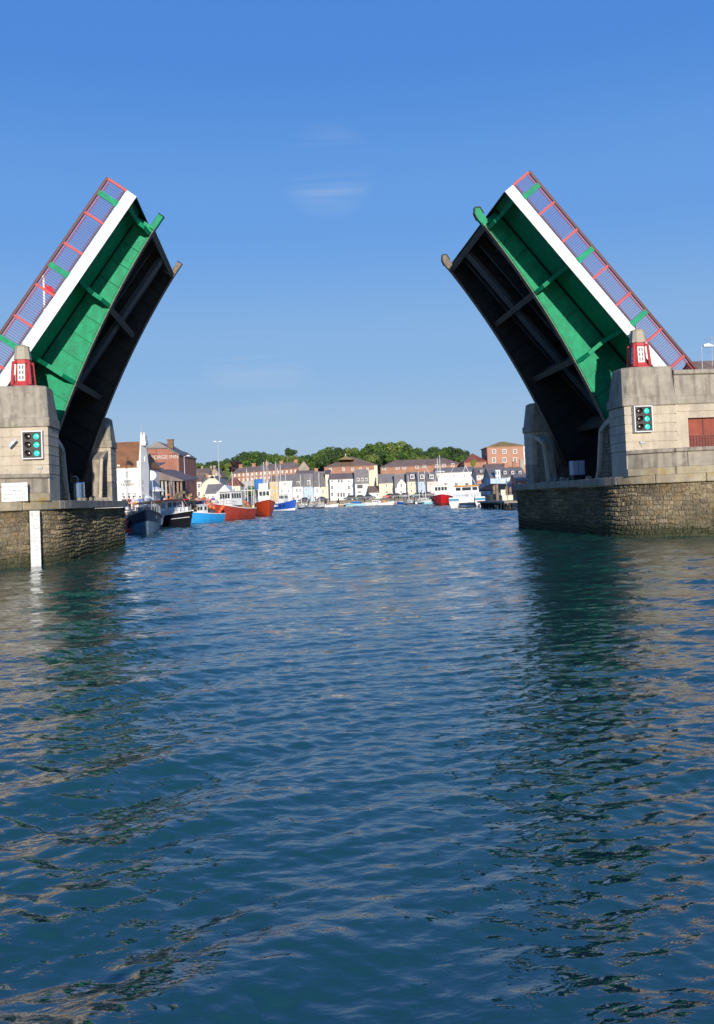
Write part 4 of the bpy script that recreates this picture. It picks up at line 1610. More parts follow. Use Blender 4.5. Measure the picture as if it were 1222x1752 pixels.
# ---- far quay cottages
def qy(px):
    return float(np.interp(px, [450, 560, 660, 750], [306, 296, 281, 266]))


h1 = House('quay_house', 'yellow ochre house on the quay behind the masts', 461, 477, 823.5, 815, qy(468), 9, 'gable', w_yellow, r_brown)
for px, py in ((467, 828), (473, 828), (467, 840), (473, 840)):
    h1.win(px, py, 2.6, 5)
h2 = House('quay_house', 'white rendered house between the yellow house and the bay fronted house', 477, 500.5, 822.5, 813, qy(488), 9, 'gable', w_white, r_slate)
for px, py in ((488, 828), (483, 840), (494, 840)):
    h2.win(px, py, 3.6, 5.5)
h3 = House('quay_house', 'white bay fronted house under a deep dark slate roof', 500.5, 519.5, 831.5, 811, qy(510), 9, 'gable', w_white, r_dslate)
h3.dorm(510.5, 826.5, 5, 6)
for px, py in ((508, 839), (514, 839), (510, 850)):
    h3.win(px, py, 4, 6.5)
h4 = House('quay_house', 'pale blue house with one white dormer', 519.5, 537, 831.5, 811, qy(528), 9, 'gable', w_blue, r_slate)
h4.dorm(528, 825.5, 5, 7)
for px, py in ((524, 838), (531, 838), (528, 848)):
    h4.win(px, py, 3, 6)
h5 = House('quay_house', 'white house with a plain dark slate roof beside the tall white house', 537, 549, 831.5, 807.5, qy(543), 9, 'gable', w_white, r_dslate)
h5.win(543, 840, 3, 7)
h5b = House('quay_house', 'narrow cream house squeezed against the tall white house', 549, 557, 831.5, 807.5, qy(553), 9, 'gable', w_cream, r_dslate)
h5b.win(553, 841, 3, 7)
hb = House('back_house', 'dark roofed house showing above the bay fronted house', 506, 538, 812, 805.5, 315, 8, 'gable', w_brick, r_mauve)
hb.chim(541, 800, 6, w_brick3)
h6 = House('quay_house', 'tall white three storey house with three dark doorways', 564, 607, 819.5, 810.5, qy(585), 9, 'gable', w_white, r_mauve)
for px in (568.5, 597):
    h6.win(px, 823.5, 4.2, 5)
    h6.win(px, 834, 5, 7)
    h6.win(px, 846, 5, 7)
for px in (580, 585):
    h6.win(px, 823, 3, 5, m_dkframe)
for px in (579, 584, 588.7):
    h6.door(px, 846.5, 2.6, 7)
g6 = House('quay_house', 'cream side wing stepping up beside the tall white house', 556.5, 564, 812, 804, qy(560) + 0.8, 10, 'mono', w_cream, r_mauve)
h7 = House('quay_house', 'white house under a tall grey slate mansard roof', 607.5, 631, 826.5, 803.5, qy(618), 9, 'gable', w_white, r_slate)
for px in (613, 620, 627):
    h7.dorm(px, 820.5, 4.6, 5.5)
h7.win(616, 832.5, 10, 6.5, m_dkframe)
h7.win(615.5, 842, 5, 3, m_dkframe)
h7.chim(629, 801, 3, w_cream)
W1 = House('brick_warehouse', 'red brick warehouse with a hipped brown roof behind the tall white house', 555, 646, 797.5, 782, 316, 18, 'hip', w_brick2, r_brown, cat='warehouse', hip=8.5)
for px in (566, 588, 603.5, 617, 629):
    W1.win(px, 803, 4, 5.5)
W1.block('white_pier', 640, 647.5, 796, 840, w_cream, -0.2, 0.5)
g = MB()
P0 = [at(578, 786.5, 316), at(591.5, 780.0, 319), at(606, 786.0, 316)]
g.prism(P0, [p + np.array([0, 9, 0]) for p in P0])
g.build('roof_gablet', r_lichen, W1.root)
g = MB()
a = at(591.5, 780.5, 319)
g.tube(a, a + np.array([0, 0, 0.9]), 0.12)
g.build('finial', m_frame, W1.root)
gb = House('curved_gable', 'pale buff round topped gable wall beside the mansard roofed house', 631, 643.5, 808, 804, 290, 6, 'none', w_cream, None, cat='wall')
g = MB()
cc = at(637, 808, 290)
rr_ = (gb.x1 - gb.x0) / 2
P0 = [np.array([cc[0] + rr_ * math.cos(t), 290.0, gb.ze - 0.05 + rr_ * 0.75 * math.sin(t)]) for t in np.linspace(0, math.pi, 12)]
g.prism(P0, [p + np.array([0, 6, 0]) for p in P0])
g.build('gable_head', w_cream, gb.root)
sd = House('shed', 'low white shed with a sloping brown roof between two cottages', 632, 649.5, 843, 832, 281, 6, 'mono', w_white, r_brown, cat='shed')
for py in (842, 846.5):
    sd.win(646, py, 3, 2.6, m_dkframe, m_door)
c1 = House('quay_house', 'cream cottage with a long plain slate roof and a red car outside', 648.5, 676.5, 826, 811.5, qy(662), 9, 'gable', w_cream, r_slate)
c1.win(661.5, 830.5, 4, 6, m_frame)
c1.win(662, 841.5, 4, 4.5, w_pink)
c1.win(673, 841.5, 3.5, 4.5, w_pink)
c2 = House('quay_house', 'white cottage with a steep pointed front gable', 676.5, 697, 833, 811.5, qy(687), 8, 'gable', w_white, r_slate)
g = MB()
P0 = [at(678.5, 848, qy(687) - 0.5), at(696.5, 848, qy(687) - 0.5), at(696.5, 829, qy(687) - 0.5), at(686.8, 819.5, qy(687) - 0.5), at(679.5, 829, qy(687) - 0.5)]
P0[0][2] = P0[1][2] = ZQ
g.prism(P0, [p + np.array([0, 4.5, 0]) for p in P0])
g.build('front_gable', w_white, c2.root)
c2.win(686.8, 830.5, 4, 7, m_frame, None, 'window', qy(687) - 0.5)
c2.win(686.8, 841.5, 4.5, 5, m_frame, None, 'window', qy(687) - 0.5)
c3 = House('quay_house', 'cream house with one dormer next to the pointed gable cottage', 697, 715, 823, 808.5, qy(705), 9, 'gable', w_cream, r_dslate)
c4 = House('quay_house', 'pale blue house with a dormer between the cream and pink houses', 715, 730.5, 823, 808.5, qy(722), 9, 'gable', w_blue, r_dslate)
c5 = House('quay_house', 'pale pink house with a dormer at the end of the row', 730.5, 749, 823, 808.5, qy(740), 9, 'gable', w_pink, r_dslate)
for h_, px in ((c3, 705.5), (c4, 722.5), (c5, 738.5)):
    h_.dorm(px, 815.5, 7, 7)
    h_.win(px - 1, 828.5, 3.2, 5.5)
    h_.win(px - 1, 840, 3.2, 5.5)
W2 = House('brick_warehouse', 'very long orange brick warehouse with a brown tiled roof above the pastel row', 651, 792, 796.5, 785.5, 312, 14, 'hip', w_brick2, r_brown, cat='warehouse', hip=5.5)
for px in (657.5, 680.5, 692, 714, 726.5, 748, 760, 775):
    W2.win(px, 801.8 - (px - 657) * 0.052, 6, 5)
W2.block('joint', 701.6, 702.4, 797, 812, r_brown)
h8 = House('white_building', 'long cream building behind the masts of the red trawler', 746, 812.5, 808, 800.5, 272, 10, 'gable', w_white, r_slate)
for px in (751, 760.5, 777, 795, 806):
    h8.win(px, 814.5, 3, 5.5)
for px in (763, 781, 799):
    h8.win(px, 829, 6, 6, m_dkframe)
ph = House('pink_house', 'small pink and cream house with a mauve slate roof and gable', 815.5, 833, 812, 800.5, 190, 8, 'gable', w_pink, r_mauve)
ph.dorm(823.5, 806, 4, 4)
for px in (819.5, 828.5):
    ph.win(px, 816.5, 4, 6)
ph.block('red_band', 816, 833, 822, 826, w_brick2)
hh = House('brick_house', 'orange brick house with a pyramid tiled roof and a green creeper', 794, 832.5, 790, 775.5, 300, 12, 'hip', w_brick2, r_redt)
g = MB()
rr = np.random.default_rng(3)
for i in range(120):
    a = at(810 + rr.normal() * 1.6, 791 + rr.uniform(-3, 6), 299.8 - rr.uniform(0, 0.3))
    d = rr.uniform(0.12, 0.3)
    g.add([a + np.array([-d, 0, -d]), a + np.array([d, -0.1, -d]), a + np.array([d, 0, d]), a + np.array([-d, -0.1, d])], [(0, 1, 2, 3)])
g.build('creeper', pm('creeper_leaf', (0.13, 0.15, 0.02)), hh.root)
gh = House('town_house', 'big square brick town house with a low yellow lichened hip roof', 833.5, 897.5, 763.5, 755.5, 300, 14, 'hip', w_brick3, r_lichen, cat='town house', hip=5.5, over=0.35)
for px in (845.5, 863.5, 881.5):
    gh.win(px, 772.3, 6.6, 7.2)
    gh.win(px, 787, 6.2, 8.5)
gh.block('edge_quoin', 832.8, 834.6, 764, 800, w_cream, -0.08)
gh.block('edge_quoin', 895.5, 899.5, 763, 795, w_white, -0.12)
bs = House('back_house', 'long brown roof with brick chimneys below the brick town house', 833, 866, 803.5, 794.5, 205, 8, 'gable', w_brick, r_brown)
sl = House('slate_row', 'row of dark slate roofed houses with white dormers above the blue shop', 839, 899, 816.5, 800.5, 170, 9, 'gable', w_grey, r_dslate, cat='terrace')
for px in (864.5, 877.5, 890):
    sl.dorm(px, 808.5, 4.6, 5.5)
for px, tp in ((865.5, 789.5), (880, 787.5)):
    sl.chim(px, tp, 6, w_brick2)
sl.chim(893, 784, 7, w_stone)
sl.block('white_bay', 846.5, 855.5, 804.5, 823, m_frame, -0.9, 0.4)
for px in (849, 853):
    sl.win(px, 809, 2.4, 6, m_dkframe, None, 'window', 170 - 0.92)
    sl.win(px, 818, 2.4, 5, m_dkframe, None, 'window', 170 - 0.92)
bl = House('blue_shop', 'pale blue shop front with a dark awning on the right hand quay', 839, 882, 818, 816, 164, 5, 'none', w_blue, None, cat='shop')
bl.win(843, 823.5, 3, 6)
bl.win(860, 823.5, 5, 5)
g = MB()
P0 = [at(819, 838, 158), at(840, 827.5, 160), at(866, 827.5, 160), at(868, 838, 158)]
g.prism(P0, [p + np.array([0, 3.5, -0.15]) for p in P0])
g.build('awning', pm('black_canvas', (0.02, 0.02, 0.024)), bl.root)
g = MB()
cc = at(873.5, 822.5, 163.6)
g.prism([cc + 0.62 * np.array([math.cos(t), 0, math.sin(t)]) for t in np.linspace(0, 6.283, 20, endpoint=False)], [cc + np.array([0, 0.2, 0]) + 0.62 * np.array([math.cos(t), 0, math.sin(t)]) for t in np.linspace(0, 6.283, 20, endpoint=False)])
g.build('round_sign', m_frame, bl.root)
rs = House('red_shop', 'dark brick shop between the blue shop and the bridge pier', 883, 905, 822, 812, 160, 6, 'gable', w_brick, r_dslate, cat='shop')
rs.win(889, 829, 4, 6)
# roof beyond the right approach
fh = House('far_house', 'brown roof top peeping over the right hand approach wall', 1206, 1290, 640, 618, 95, 9, 'gable', w_brick, r_brown)
aer = thing('tv_aerial', 'thin grey television aerial above the right hand approach wall', 'aerial', at(1218, 625, 97))
g = MB()
a0, a1 = at(1219, 626, 97), at(1218, 576, 97)
g.tube(a0, a1, 0.04)
g.build('mast', m_grey, aer)
for py, l0, l1 in ((579, 1207, 1226), (601, 1211, 1226)):
    g = MB()
    b0, b1 = at(l0, py + 1.5, 97), at(l1, py - 1, 97)
    g.tube(b0, b1, 0.022)
    for k in range(6):
        p = b0 + (b1 - b0) * k / 5
        g.tube(p + np.array([0, -0.3, -0.02]), p + np.array([0, 0.3, 0.02]), 0.015, n=4)
    g.build('dipole_array', m_grey, aer)


# ================================================================== BOATS
def gloss(name, c, **k):
    return mat(name, c, k.pop('rough', 0.35), var=k.pop('var', 0.10), scale=k.pop('scale', 1.5), spec=0.5, **k)


b_navy = gloss('navy_hull', (0.012, 0.018, 0.045))
b_black = gloss('black_hull', (0.012, 0.013, 0.018))
b_sky = gloss('sky_blue_hull', (0.03, 0.32, 0.72))
b_grey = gloss('pale_blue_grey_hull', (0.13, 0.20, 0.26))
b_redb = gloss('brick_red_hull', (0.30, 0.045, 0.03))
b_red = gloss('orange_red_hull', (0.52, 0.06, 0.015))
b_bright = gloss('bright_red_hull', (0.62, 0.02, 0.025))
b_blue = gloss('royal_blue_hull', (0.015, 0.08, 0.42))
b_white = gloss('white_hull', (0.74, 0.74, 0.72), var=0.05)
b_cyan = gloss('pale_cyan_hull', (0.25, 0.55, 0.62))
b_wood = gloss('varnished_wood', (0.25, 0.16, 0.09), rough=0.6)
b_orange = gloss('orange_canvas', (0.70, 0.28, 0.06), rough=0.8)
b_buoy = gloss('orange_buoy', (0.85, 0.16, 0.03), rough=0.45)
b_buoyy = gloss('yellow_buoy', (0.75, 0.55, 0.04), rough=0.45)
b_rope = gloss('tan_netting', (0.30, 0.22, 0.11), rough=0.95, var=0.4, scale=8)
b_deck = gloss('grey_deck', (0.30, 0.28, 0.25), rough=0.8)


class Boat:
    def __init__(self, name, label, px, wl, phi, L, beam, fb_s, fb_b, upper, lower, split=0.35, Y=None, cat='fishing boat', group=None, rail=None, transom=0.8, flare=0.12, deck_drop=0.28):
        p = onz(px, wl) if Y is None else at(px, wl, Y)
        self.c = np.array([p[0], p[1], 0.0])
        self.phi = phi
        cf, sf = math.cos(phi), math.sin(phi)
        self.root = thing(name, label, cat, self.c, 0.0, group)
        self.L, self.beam = L, beam

        def W(x, y, z):
            return self.c + np.array([cf * x - sf * y, sf * x + cf * y, z])
        self.W = W
        N = 15
        us = np.linspace(0, 1, N)

        def hb(u):
            t = transom + (1 - transom) * math.sin(min(1, u / 0.45) * math.pi / 2)
            if u > 0.5:
                t *= max(0.02, 1 - ((u - 0.5) / 0.5) ** 2.3)
            return beam / 2 * t
        self.hb = hb
        self.sheer = lambda u: fb_s + (fb_b - fb_s) * max(0, (u - 0.15) / 0.85) ** 2.0

        def ring(u, fr):
            # heights fraction fr list of (frac of freeboard, flare factor)
            out = []
            x = -L / 2 + L * u
            for f_ in fr:
                z = -0.4 + (self.sheer(u) + 0.4) * f_
                k = 1 - flare * (1.6 if u > 0.6 else 1.0) * (1 - f_) - 0.45 * (1 - f_) ** 4
                rake = 0.10 * L * max(0, (u - 0.7) / 0.3) ** 1.5 * (f_ - 0.4)
                out.append((x + rake, hb(u) * k, z))
            return out
        zs_low = [0.0, 0.14, 0.26, 0.26 + 0.74 * split]
        zs_up = [0.26 + 0.74 * split, 0.26 + 0.74 * (split + (1 - split) * 0.5), 1.0]
        for nm, zs, m in (('hull', zs_up, upper), ('lower_hull', zs_low, lower)):
            g = MB()
            rings = []
            for u in us:
                q = ring(u, zs)
                rings.append([W(x, y, z) for x, y, z in q] + [W(x, -y, z) for x, y, z in q[::-1]])
            g.loft(rings, cap=True, closed=True)
            if nm == 'hull':
                self.hull = g.build(nm, m, self.root)
            else:
                g.build(nm, m, self.root)
        # gunwale
        g = MB()
        for sd in (-1, 1):
            pts = [W(*(lambda q: (q[0], sd * (q[1] + 0.02), q[2]))(ring(u, [1.0])[0])) for u in us]
            for a, b in zip(pts[:-1], pts[1:]):
                g.bar(a, b, 0.12, 0.10)
        g.build('gunwale', rail or b_white, self.root)

    def dz(self, u):
        return self.sheer(u)

    def house(self, u0, u1, wf, h, m=None, roof=None, nwin=3, nside=3, base=None, lean=0.08, rname='wheelhouse', rov=0.12):
        """wheelhouse between stations u0..u1, width fraction, height"""
        W, L = self.W, self.L
        x0, x1 = -L / 2 + L * u0, -L / 2 + L * u1
        hw = self.beam * wf / 2
        zb = (self.sheer((u0 + u1) / 2) - 0.25) if base is None else base
        zt = zb + h
        g = MB()
        g.prism([W(x0, -hw, zb), W(x1, -hw, zb), W(x1, hw, zb), W(x0, hw, zb)], [W(x0 + lean, -hw * 0.95, zt), W(x1 - lean, -hw * 0.95, zt), W(x1 - lean, hw * 0.95, zt), W(x0 + lean, hw * 0.95, zt)])
        o = g.build(rname, m or b_white, self.root)
        g = MB()
        g.box(W, x0 - rov, x1 + rov * 1.6, -hw - rov, hw + rov, zt, zt + 0.10)
        g.build('roof', roof or m or b_white, o, bevel=0.03)
        za, zc = zb + h * 0.52, zb + h * 0.88
        t_ = MB()
        fr = lambda z: lean * (z - zb) / h
        for fx, sgn in ((x1, 1), (x0, -1)):
            n = nwin
            for k in range(n):
                ya = -hw * 0.86 + hw * 1.72 * (k + 0.10) / n
                yb = -hw * 0.86 + hw * 1.72 * (k + 0.90) / n
                P_ = [W(fx - sgn * fr(z) + sgn * 0.012, y, z) for y, z in ((ya, za), (yb, za), (yb, zc), (ya, zc))]
                wo = MB()
                wo.prism(P_, [p + (W(sgn * 0.015, 0, 0) - W(0, 0, 0)) for p in P_])
                wo.build('window', m_glass, o)
        for sd in (-1, 1):
            for k in range(nside):
                xa = x0 + 0.2 + (x1 - x0 - 0.4) * (k + 0.12) / nside
                xb = x0 + 0.2 + (x1 - x0 - 0.4) * (k + 0.88) / nside
                P_ = [W(x, sd * (hw * (1 - 0.05 * (z - zb) / h) + 0.012), z) for x, z in ((xa, za), (xb, za), (xb, zc), (xa, zc))]
                wo = MB()
                wo.prism(P_, [p + (W(0, sd * 0.015, 0) - W(0, 0, 0)) for p in P_])
                wo.build('window', m_glass, o)
        return zt

    def pole(self, name, u, y, z0, h, r=0.05, m=None, dx=0.0, dy=0.0):
        x = -self.L / 2 + self.L * u
        g = MB()
        g.tube(self.W(x, y, z0), self.W(x + dx, y + dy, z0 + h), r, r * 0.7)
        return g.build(name, m or b_white, self.root)

    def boxp(self, name, u0, u1, y0, y1, z0, z1, m, bevel=0.03):
        x0, x1 = -self.L / 2 + self.L * u0, -self.L / 2 + self.L * u1
        g = MB()
        g.box(self.W, x0, x1, y0, y1, z0, z1)
        return g.build(name, m, self.root, bevel=bevel)

    def stripe(self, name, u0, u1, f0, f1, sd, m):
        """painted patch standing 2 mm proud of the topside"""
        pass


R = math.radians
FLEET = []
# red boat half hidden by the pier
b = Boat('fishing_boat', 'small bright red boat half hidden behind the pier corner', 214, 903, R(-80), 6.5, 2.4, 0.9, 1.5, b_bright, b_bright, Y=86)
b.house(0.35, 0.6, 0.6, 1.3)
# navy boat bow on
b = Boat('fishing_boat', 'dark navy boat seen bow on with a pale blue grey lower hull', 249, 913, R(-74), 9.0, 2.75, 1.2, 2.05, b_navy, b_grey, split=0.50, flare=0.2, Y=77, rail=b_navy)
b.boxp('foredeck_cover', 0.45, 0.85, -0.8, 0.8, 1.3, 1.75, mat('grey_tarpaulin', (0.42, 0.40, 0.37), 0.9, var=0.3, bump=0.6, bscale=3))
b.pole('mast', 0.3, 0, 1.2, 1.8, 0.05)
FLEET.append((b, 0.3, 3.0))
# boat with orange awning
b = Boat('fishing_boat', 'white cabin boat under an orange and yellow canvas awning', 254, 900, R(-78), 9.0, 3.0, 1.1, 1.7, b_white, b_navy, Y=90)
b.house(0.25, 0.7, 0.72, 1.25, b_white, b_orange, 4, 5, rov=0.3)
b.boxp('awning', 0.18, 0.8, -1.45, 1.45, 2.55, 2.75, b_orange)
b.boxp('life_raft', 0.3, 0.42, -0.4, 0.4, 2.75, 3.15, b_white, 0.12)
# black hulled boat with red roofed cabin
b = Boat('fishing_boat', 'black hulled boat with a white cabin under a bright red roof', 296, 901, R(-54), 9.0, 2.8, 1.15, 1.7, b_black, b_black, Y=99)
b.house(0.24, 0.58, 0.74, 1.75, b_white, b_bright, 3, 4, base=1.1, rov=0.35)
b.boxp('cabin_trunk', 0.60, 0.76, -0.8, 0.8, 1.4, 2.1, b_white)
g = MB()
for i in range(len(np.linspace(0.72, 0.97, 8)) - 1):
    u_ = np.linspace(0.72, 0.97, 8)
    for sd in (-1,):
        p0, p1 = [b.W(-b.L / 2 + b.L * u + 0.05 * b.L * max(0, (u - 0.7) / 0.3), -sd * -1 * (b.hb(u) * 0.90 + 0.03), b.sheer(u) * 0.62) for u in (u_[i], u_[i + 1])]
        g.bar(p0, p1, 0.05, 0.07)
g.build('bow_stripe', b_white, b.root)
g = MB()
cc = b.W(-b.L * 0.36, -b.hb(0.14) - 0.12, 1.0)
for i in range(16):
    t0_, t1_ = 2 * math.pi * i / 16, 2 * math.pi * (i + 1) / 16
    d_ = b.W(1, 0, 0) - b.W(0, 0, 0)
    g.tube(cc + 0.42 * (math.cos(t0_) * d_ + math.sin(t0_) * np.array([0, 0, 1])), cc + 0.42 * (math.cos(t1_) * d_ + math.sin(t1_) * np.array([0, 0, 1])), 0.12)
g.build('tyre_fender', b_redb, b.root)
b.pole('mast', 0.5, 0, 3.1, 2.2, 0.05)
FLEET.append((b, 0.5, 5.2))
# sky blue boat
b = Boat('fishing_boat', 'sky blue open boat with a white and red gunwale', 351, 893, R(-118), 6.0, 2.3, 1.05, 1.5, b_sky, b_sky, rail=b_white, Y=113)
b.boxp('red_coaming', 0.10, 0.75, -0.8, 0.8, 1.0, 1.20, b_bright)
b.house(0.50, 0.66, 0.45, 1.3, b_white, b_white, 2, 1)
# brick red boat with a white wheelhouse
b = Boat('trawler', 'brick red trawler with a white flared bulwark and white wheelhouse', 400, 889, R(-120), 7.6, 2.9, 1.5, 2.35, b_redb, b_redb, rail=b_white, Y=126, flare=0.22)
b.house(0.40, 0.74, 0.72, 1.9, b_white, b_white, 4, 4, base=2.0, rov=0.2)
b.boxp('whaleback', 0.74, 0.92, -0.6, 0.6, 2.0, 2.35, b_white, 0.1)
for sd in (-1, 1):
    b.pole('gantry_leg', 0.08, sd * 1.2, 1.4, 2.6, 0.06)
b.boxp('gantry_beam', 0.07, 0.09, -1.3, 1.3, 3.95, 4.1, b_white)
b.pole('mast', 0.5, 0, 3.9, 2.8, 0.06)
FLEET.append((b, 0.5, 6.6))
b.boxp('deck_gear', 0.12, 0.34, -0.9, 0.9, 1.3, 2.0, b_rope, 0.1)
# orange red trawler bow on
b = Boat('trawler', 'orange red trawler seen bow on with a white wheelhouse', 453, 883, R(-76), 9.0, 3.3, 1.9, 2.6, b_red, b_red, rail=b_red, Y=150, flare=0.2, transom=0.9)
b.house(0.25, 0.55, 0.62, 2.0, b_white, b_white, 3, 3, base=2.3, rov=0.15)
b.boxp('upper_bridge', 0.32, 0.48, -0.8, 0.8, 4.4, 5.4, b_white)
b.boxp('blue_cover', 0.2, 0.3, -1.2, 0.6, 4.4, 6.2, gloss('blue_tarpaulin', (0.03, 0.16, 0.45), rough=0.8), 0.2)
b.pole('mast', 0.4, 0.3, 5.4, 3.6, 0.07)
FLEET.append((b, 0.4, 8.8))
b.pole('derrick', 0.4, 0, 4.6, 4.0, 0.06, None, 2.4, 0)
# royal blue boat
b = Boat('trawler', 'royal blue boat with a white foredeck and small white wheelhouse', 488, 873.5, R(-35), 6.6, 2.4, 1.7, 2.6, b_blue, b_white, split=0.10, Y=222, rail=b_blue)
b.house(0.30, 0.58, 0.62, 1.9, b_white, b_white, 3, 3, base=2.0)
b.boxp('white_patch', 0.04, 0.30, -1.20, -1.12, 1.05, 1.5, b_white, 0.0)
b.pole('mast', 0.42, 0, 3.8, 3.0, 0.06)
FLEET.append((b, 0.42, 6.7))
# red trawler and catamaran on the right
b = Boat('trawler', 'bright red trawler moored beside the white twin hulled boat', 756, 866, R(-95), 11, 4.2, 1.7, 2.3, b_bright, b_redb, split=0.12, Y=196, rail=b_bright, transom=0.95)
b.house(0.45, 0.72, 0.75, 2.2, b_white, b_white, 4, 3, base=2.0)
b.boxp('funnel', 0.3, 0.38, -0.5, 0.5, 2.0, 3.6, b_white)
for sd in (-1, 1):
    b.pole('gantry_leg', 0.25, sd * 1.7, 1.8, 5.6, 0.07, b_white, 0.0, -sd * 0.9)
    b.pole('derrick', 0.5, sd * 0.6, 4.0, 4.2, 0.05, b_white, 0.6, sd * 2.4)
b.boxp('gantry_beam', 0.24, 0.26, -1.0, 1.0, 7.3, 7.45, b_white)
b.pole('mast', 0.5, 0, 4.8, 6.0, 0.09)
FLEET.append((b, 0.5, 10.6))


def tyres(boat, us, side):
    for u in us:
        c = boat.W(-boat.L / 2 + boat.L * u, side * (boat.hb(u) * 0.97 + 0.06), boat.sheer(u) * 0.62)
        d_ = boat.W(1, 0, 0) - boat.W(0, 0, 0)
        g = MB()
        n = 12
        for i in range(n):
            t0_, t1_ = 2 * math.pi * i / n, 2 * math.pi * (i + 1) / n
            g.tube(c + 0.26 * (math.cos(t0_) * d_ + math.sin(t0_) * np.array([0, 0, 1])), c + 0.26 * (math.cos(t1_) * d_ + math.sin(t1_) * np.array([0, 0, 1])), 0.08)
        g.build('tyre_fender', m_black, boat.root)


def rails(boat, u0, u1, h=0.75):
    for sd in (-1, 1):
        g = MB()
        pts = [boat.W(-boat.L / 2 + boat.L * u, sd * boat.hb(u) * 0.94, boat.sheer(u)) for u in np.linspace(u0, u1, 7)]
        for p in pts:
            g.tube(p, p + np.array([0, 0, h]), 0.022, n=4)
        for a, b_ in zip(pts[:-1], pts[1:]):
            for hh_ in (h, h * 0.5):
                g.tube(a + np.array([0, 0, hh_]), b_ + np.array([0, 0, hh_]), 0.018, n=4)
        g.build('guard_rail', m_grey, boat.root)


def stays(boat, u, top, us):
    x = -boat.L / 2 + boat.L * u
    g = MB()
    for uu in us:
        for sd in (-1, 1):
            g.tube(boat.W(x, 0, top), boat.W(-boat.L / 2 + boat.L * uu, sd * boat.hb(uu) * 0.9, boat.sheer(uu)), 0.016, n=4)
    g.build('rigging', m_grey, boat.root)


for b_, mu, mt in FLEET:
    tyres(b_, (0.25, 0.42, 0.6), -1)
    rails(b_, 0.62, 0.93)
    stays(b_, mu, mt, (0.08, 0.9))


def catamaran():
    p = at(800, 868, 150)
    c = np.array([p[0], p[1], 0.0])
    phi = R(-97)
    cf, sf = math.cos(phi), math.sin(phi)
    root = thing('catamaran', 'white twin hulled boat with an orange wheelhouse roof and blue bow patches', 'catamaran', c)

    def W(x, y, z):
        return c + np.array([cf * x - sf * y, sf * x + cf * y, z])
    for sd in (-1, 1):
        g = MB()
        rings = []
        for u in np.linspace(0, 1, 9):
            x = -5.5 + 11 * u
            hb = 1.0 * (1 - max(0, (u - 0.6) / 0.4) ** 2 * 0.22)
            yo = sd * 1.95 + sd * 0.12 * max(0, (u - 0.6) / 0.4)
            rings.append([W(x, yo - hb * 0.5, -0.4), W(x, yo + hb * 0.5, -0.4), W(x + 0.25 * (u > 0.8), yo + hb, 1.0), W(x + 0.4 * (u > 0.8), yo + hb, 2.1), W(x + 0.4 * (u > 0.8), yo - hb, 2.1), W(x + 0.25 * (u > 0.8), yo - hb, 1.0)])
        g.loft(rings)
        h = g.build('hull', b_white, root)
        g = MB()
        g.box(W, 5.3, 5.90, sd * 2.07 - 0.795, sd * 2.07 + 0.795, 1.40, 1.85)
        g.build('bow_patch', gloss('turquoise_paint', (0.02, 0.22, 0.36)), h)
    MB().box(W, -5.5, 5.2, -1.9, 1.9, 0.95, 2.1).build('bridge_deck', b_white, root, bevel=0.1)
    g = MB()
    g.loft([[W(x, y, z) for x, y, z in ((-2.6, -2.3, 2.1), (3.9, -2.3, 2.1), (3.9, 2.3, 2.1), (-2.6, 2.3, 2.1))], [W(x, y, z) for x, y, z in ((-2.6, -2.25, 3.0), (3.4, -2.25, 3.0), (3.4, 2.25, 3.0), (-2.6, 2.25, 3.0))]])
    g.build('cabin', b_white, root)
    g = MB()
    g.loft([[W(x, y, z) for x, y, z in ((-2.0, -2.0, 3.0), (2.6, -2.0, 3.0), (2.6, 2.0, 3.0), (-2.0, 2.0, 3.0))], [W(x, y, z) for x, y, z in ((-2.0, -1.9, 4.3), (2.3, -1.9, 4.3), (2.3, 1.9, 4.3), (-2.0, 1.9, 4.3))]])
    wh = g.build('wheelhouse', b_white, root)
    MB().box(W, -2.3, 2.8, -2.15, 2.15, 4.3, 4.5).build('roof', b_orange, wh, bevel=0.04)
    for y0, y1 in ((-1.75, -0.95), (-0.72, 0.72), (0.95, 1.75)):
        g = MB()
        P_ = [W(2.6 - 0.3 * (z - 3.0) / 1.3 + 0.01, y, z) for y, z in ((y0, 3.45), (y1, 3.45), (y1, 4.1), (y0, 4.1))]
        g.prism(P_, [q + W(0.02, 0, 0) - W(0, 0, 0) for q in P_])
        g.build('window', m_glass, wh)
    MB().box(W, 3.93, 3.98, -0.22, 0.22, 2.2, 2.8).build('anchor_plate', m_grey, root)
    for sd in (-1, 1):
        g = MB()
        g.tube(W(-1.5, sd * 1.6, 4.5), W(-1.5, 0, 8.6), 0.045)
        g.build('mast_leg', b_white, root)
        g = MB()
        g.tube(W(2.0, sd * 1.9, 4.5), W(-1.4, 0.1 * sd, 7.4), 0.025)
        g.build('stay', b_white, root)
    g = MB()
    for i in range(10):
        y0 = -2.2 + 4.4 * i / 9
        g.tube(W(5.0, y0, 2.1), W(5.0, y0, 2.75), 0.025, n=4)
    g.tube(W(5.0, -2.2, 2.75), W(5.0, 2.2, 2.75), 0.03, n=4)
    g.build('pulpit_rail', m_grey, root)
    root.scale = (1, 1, 0.80)


catamaran()

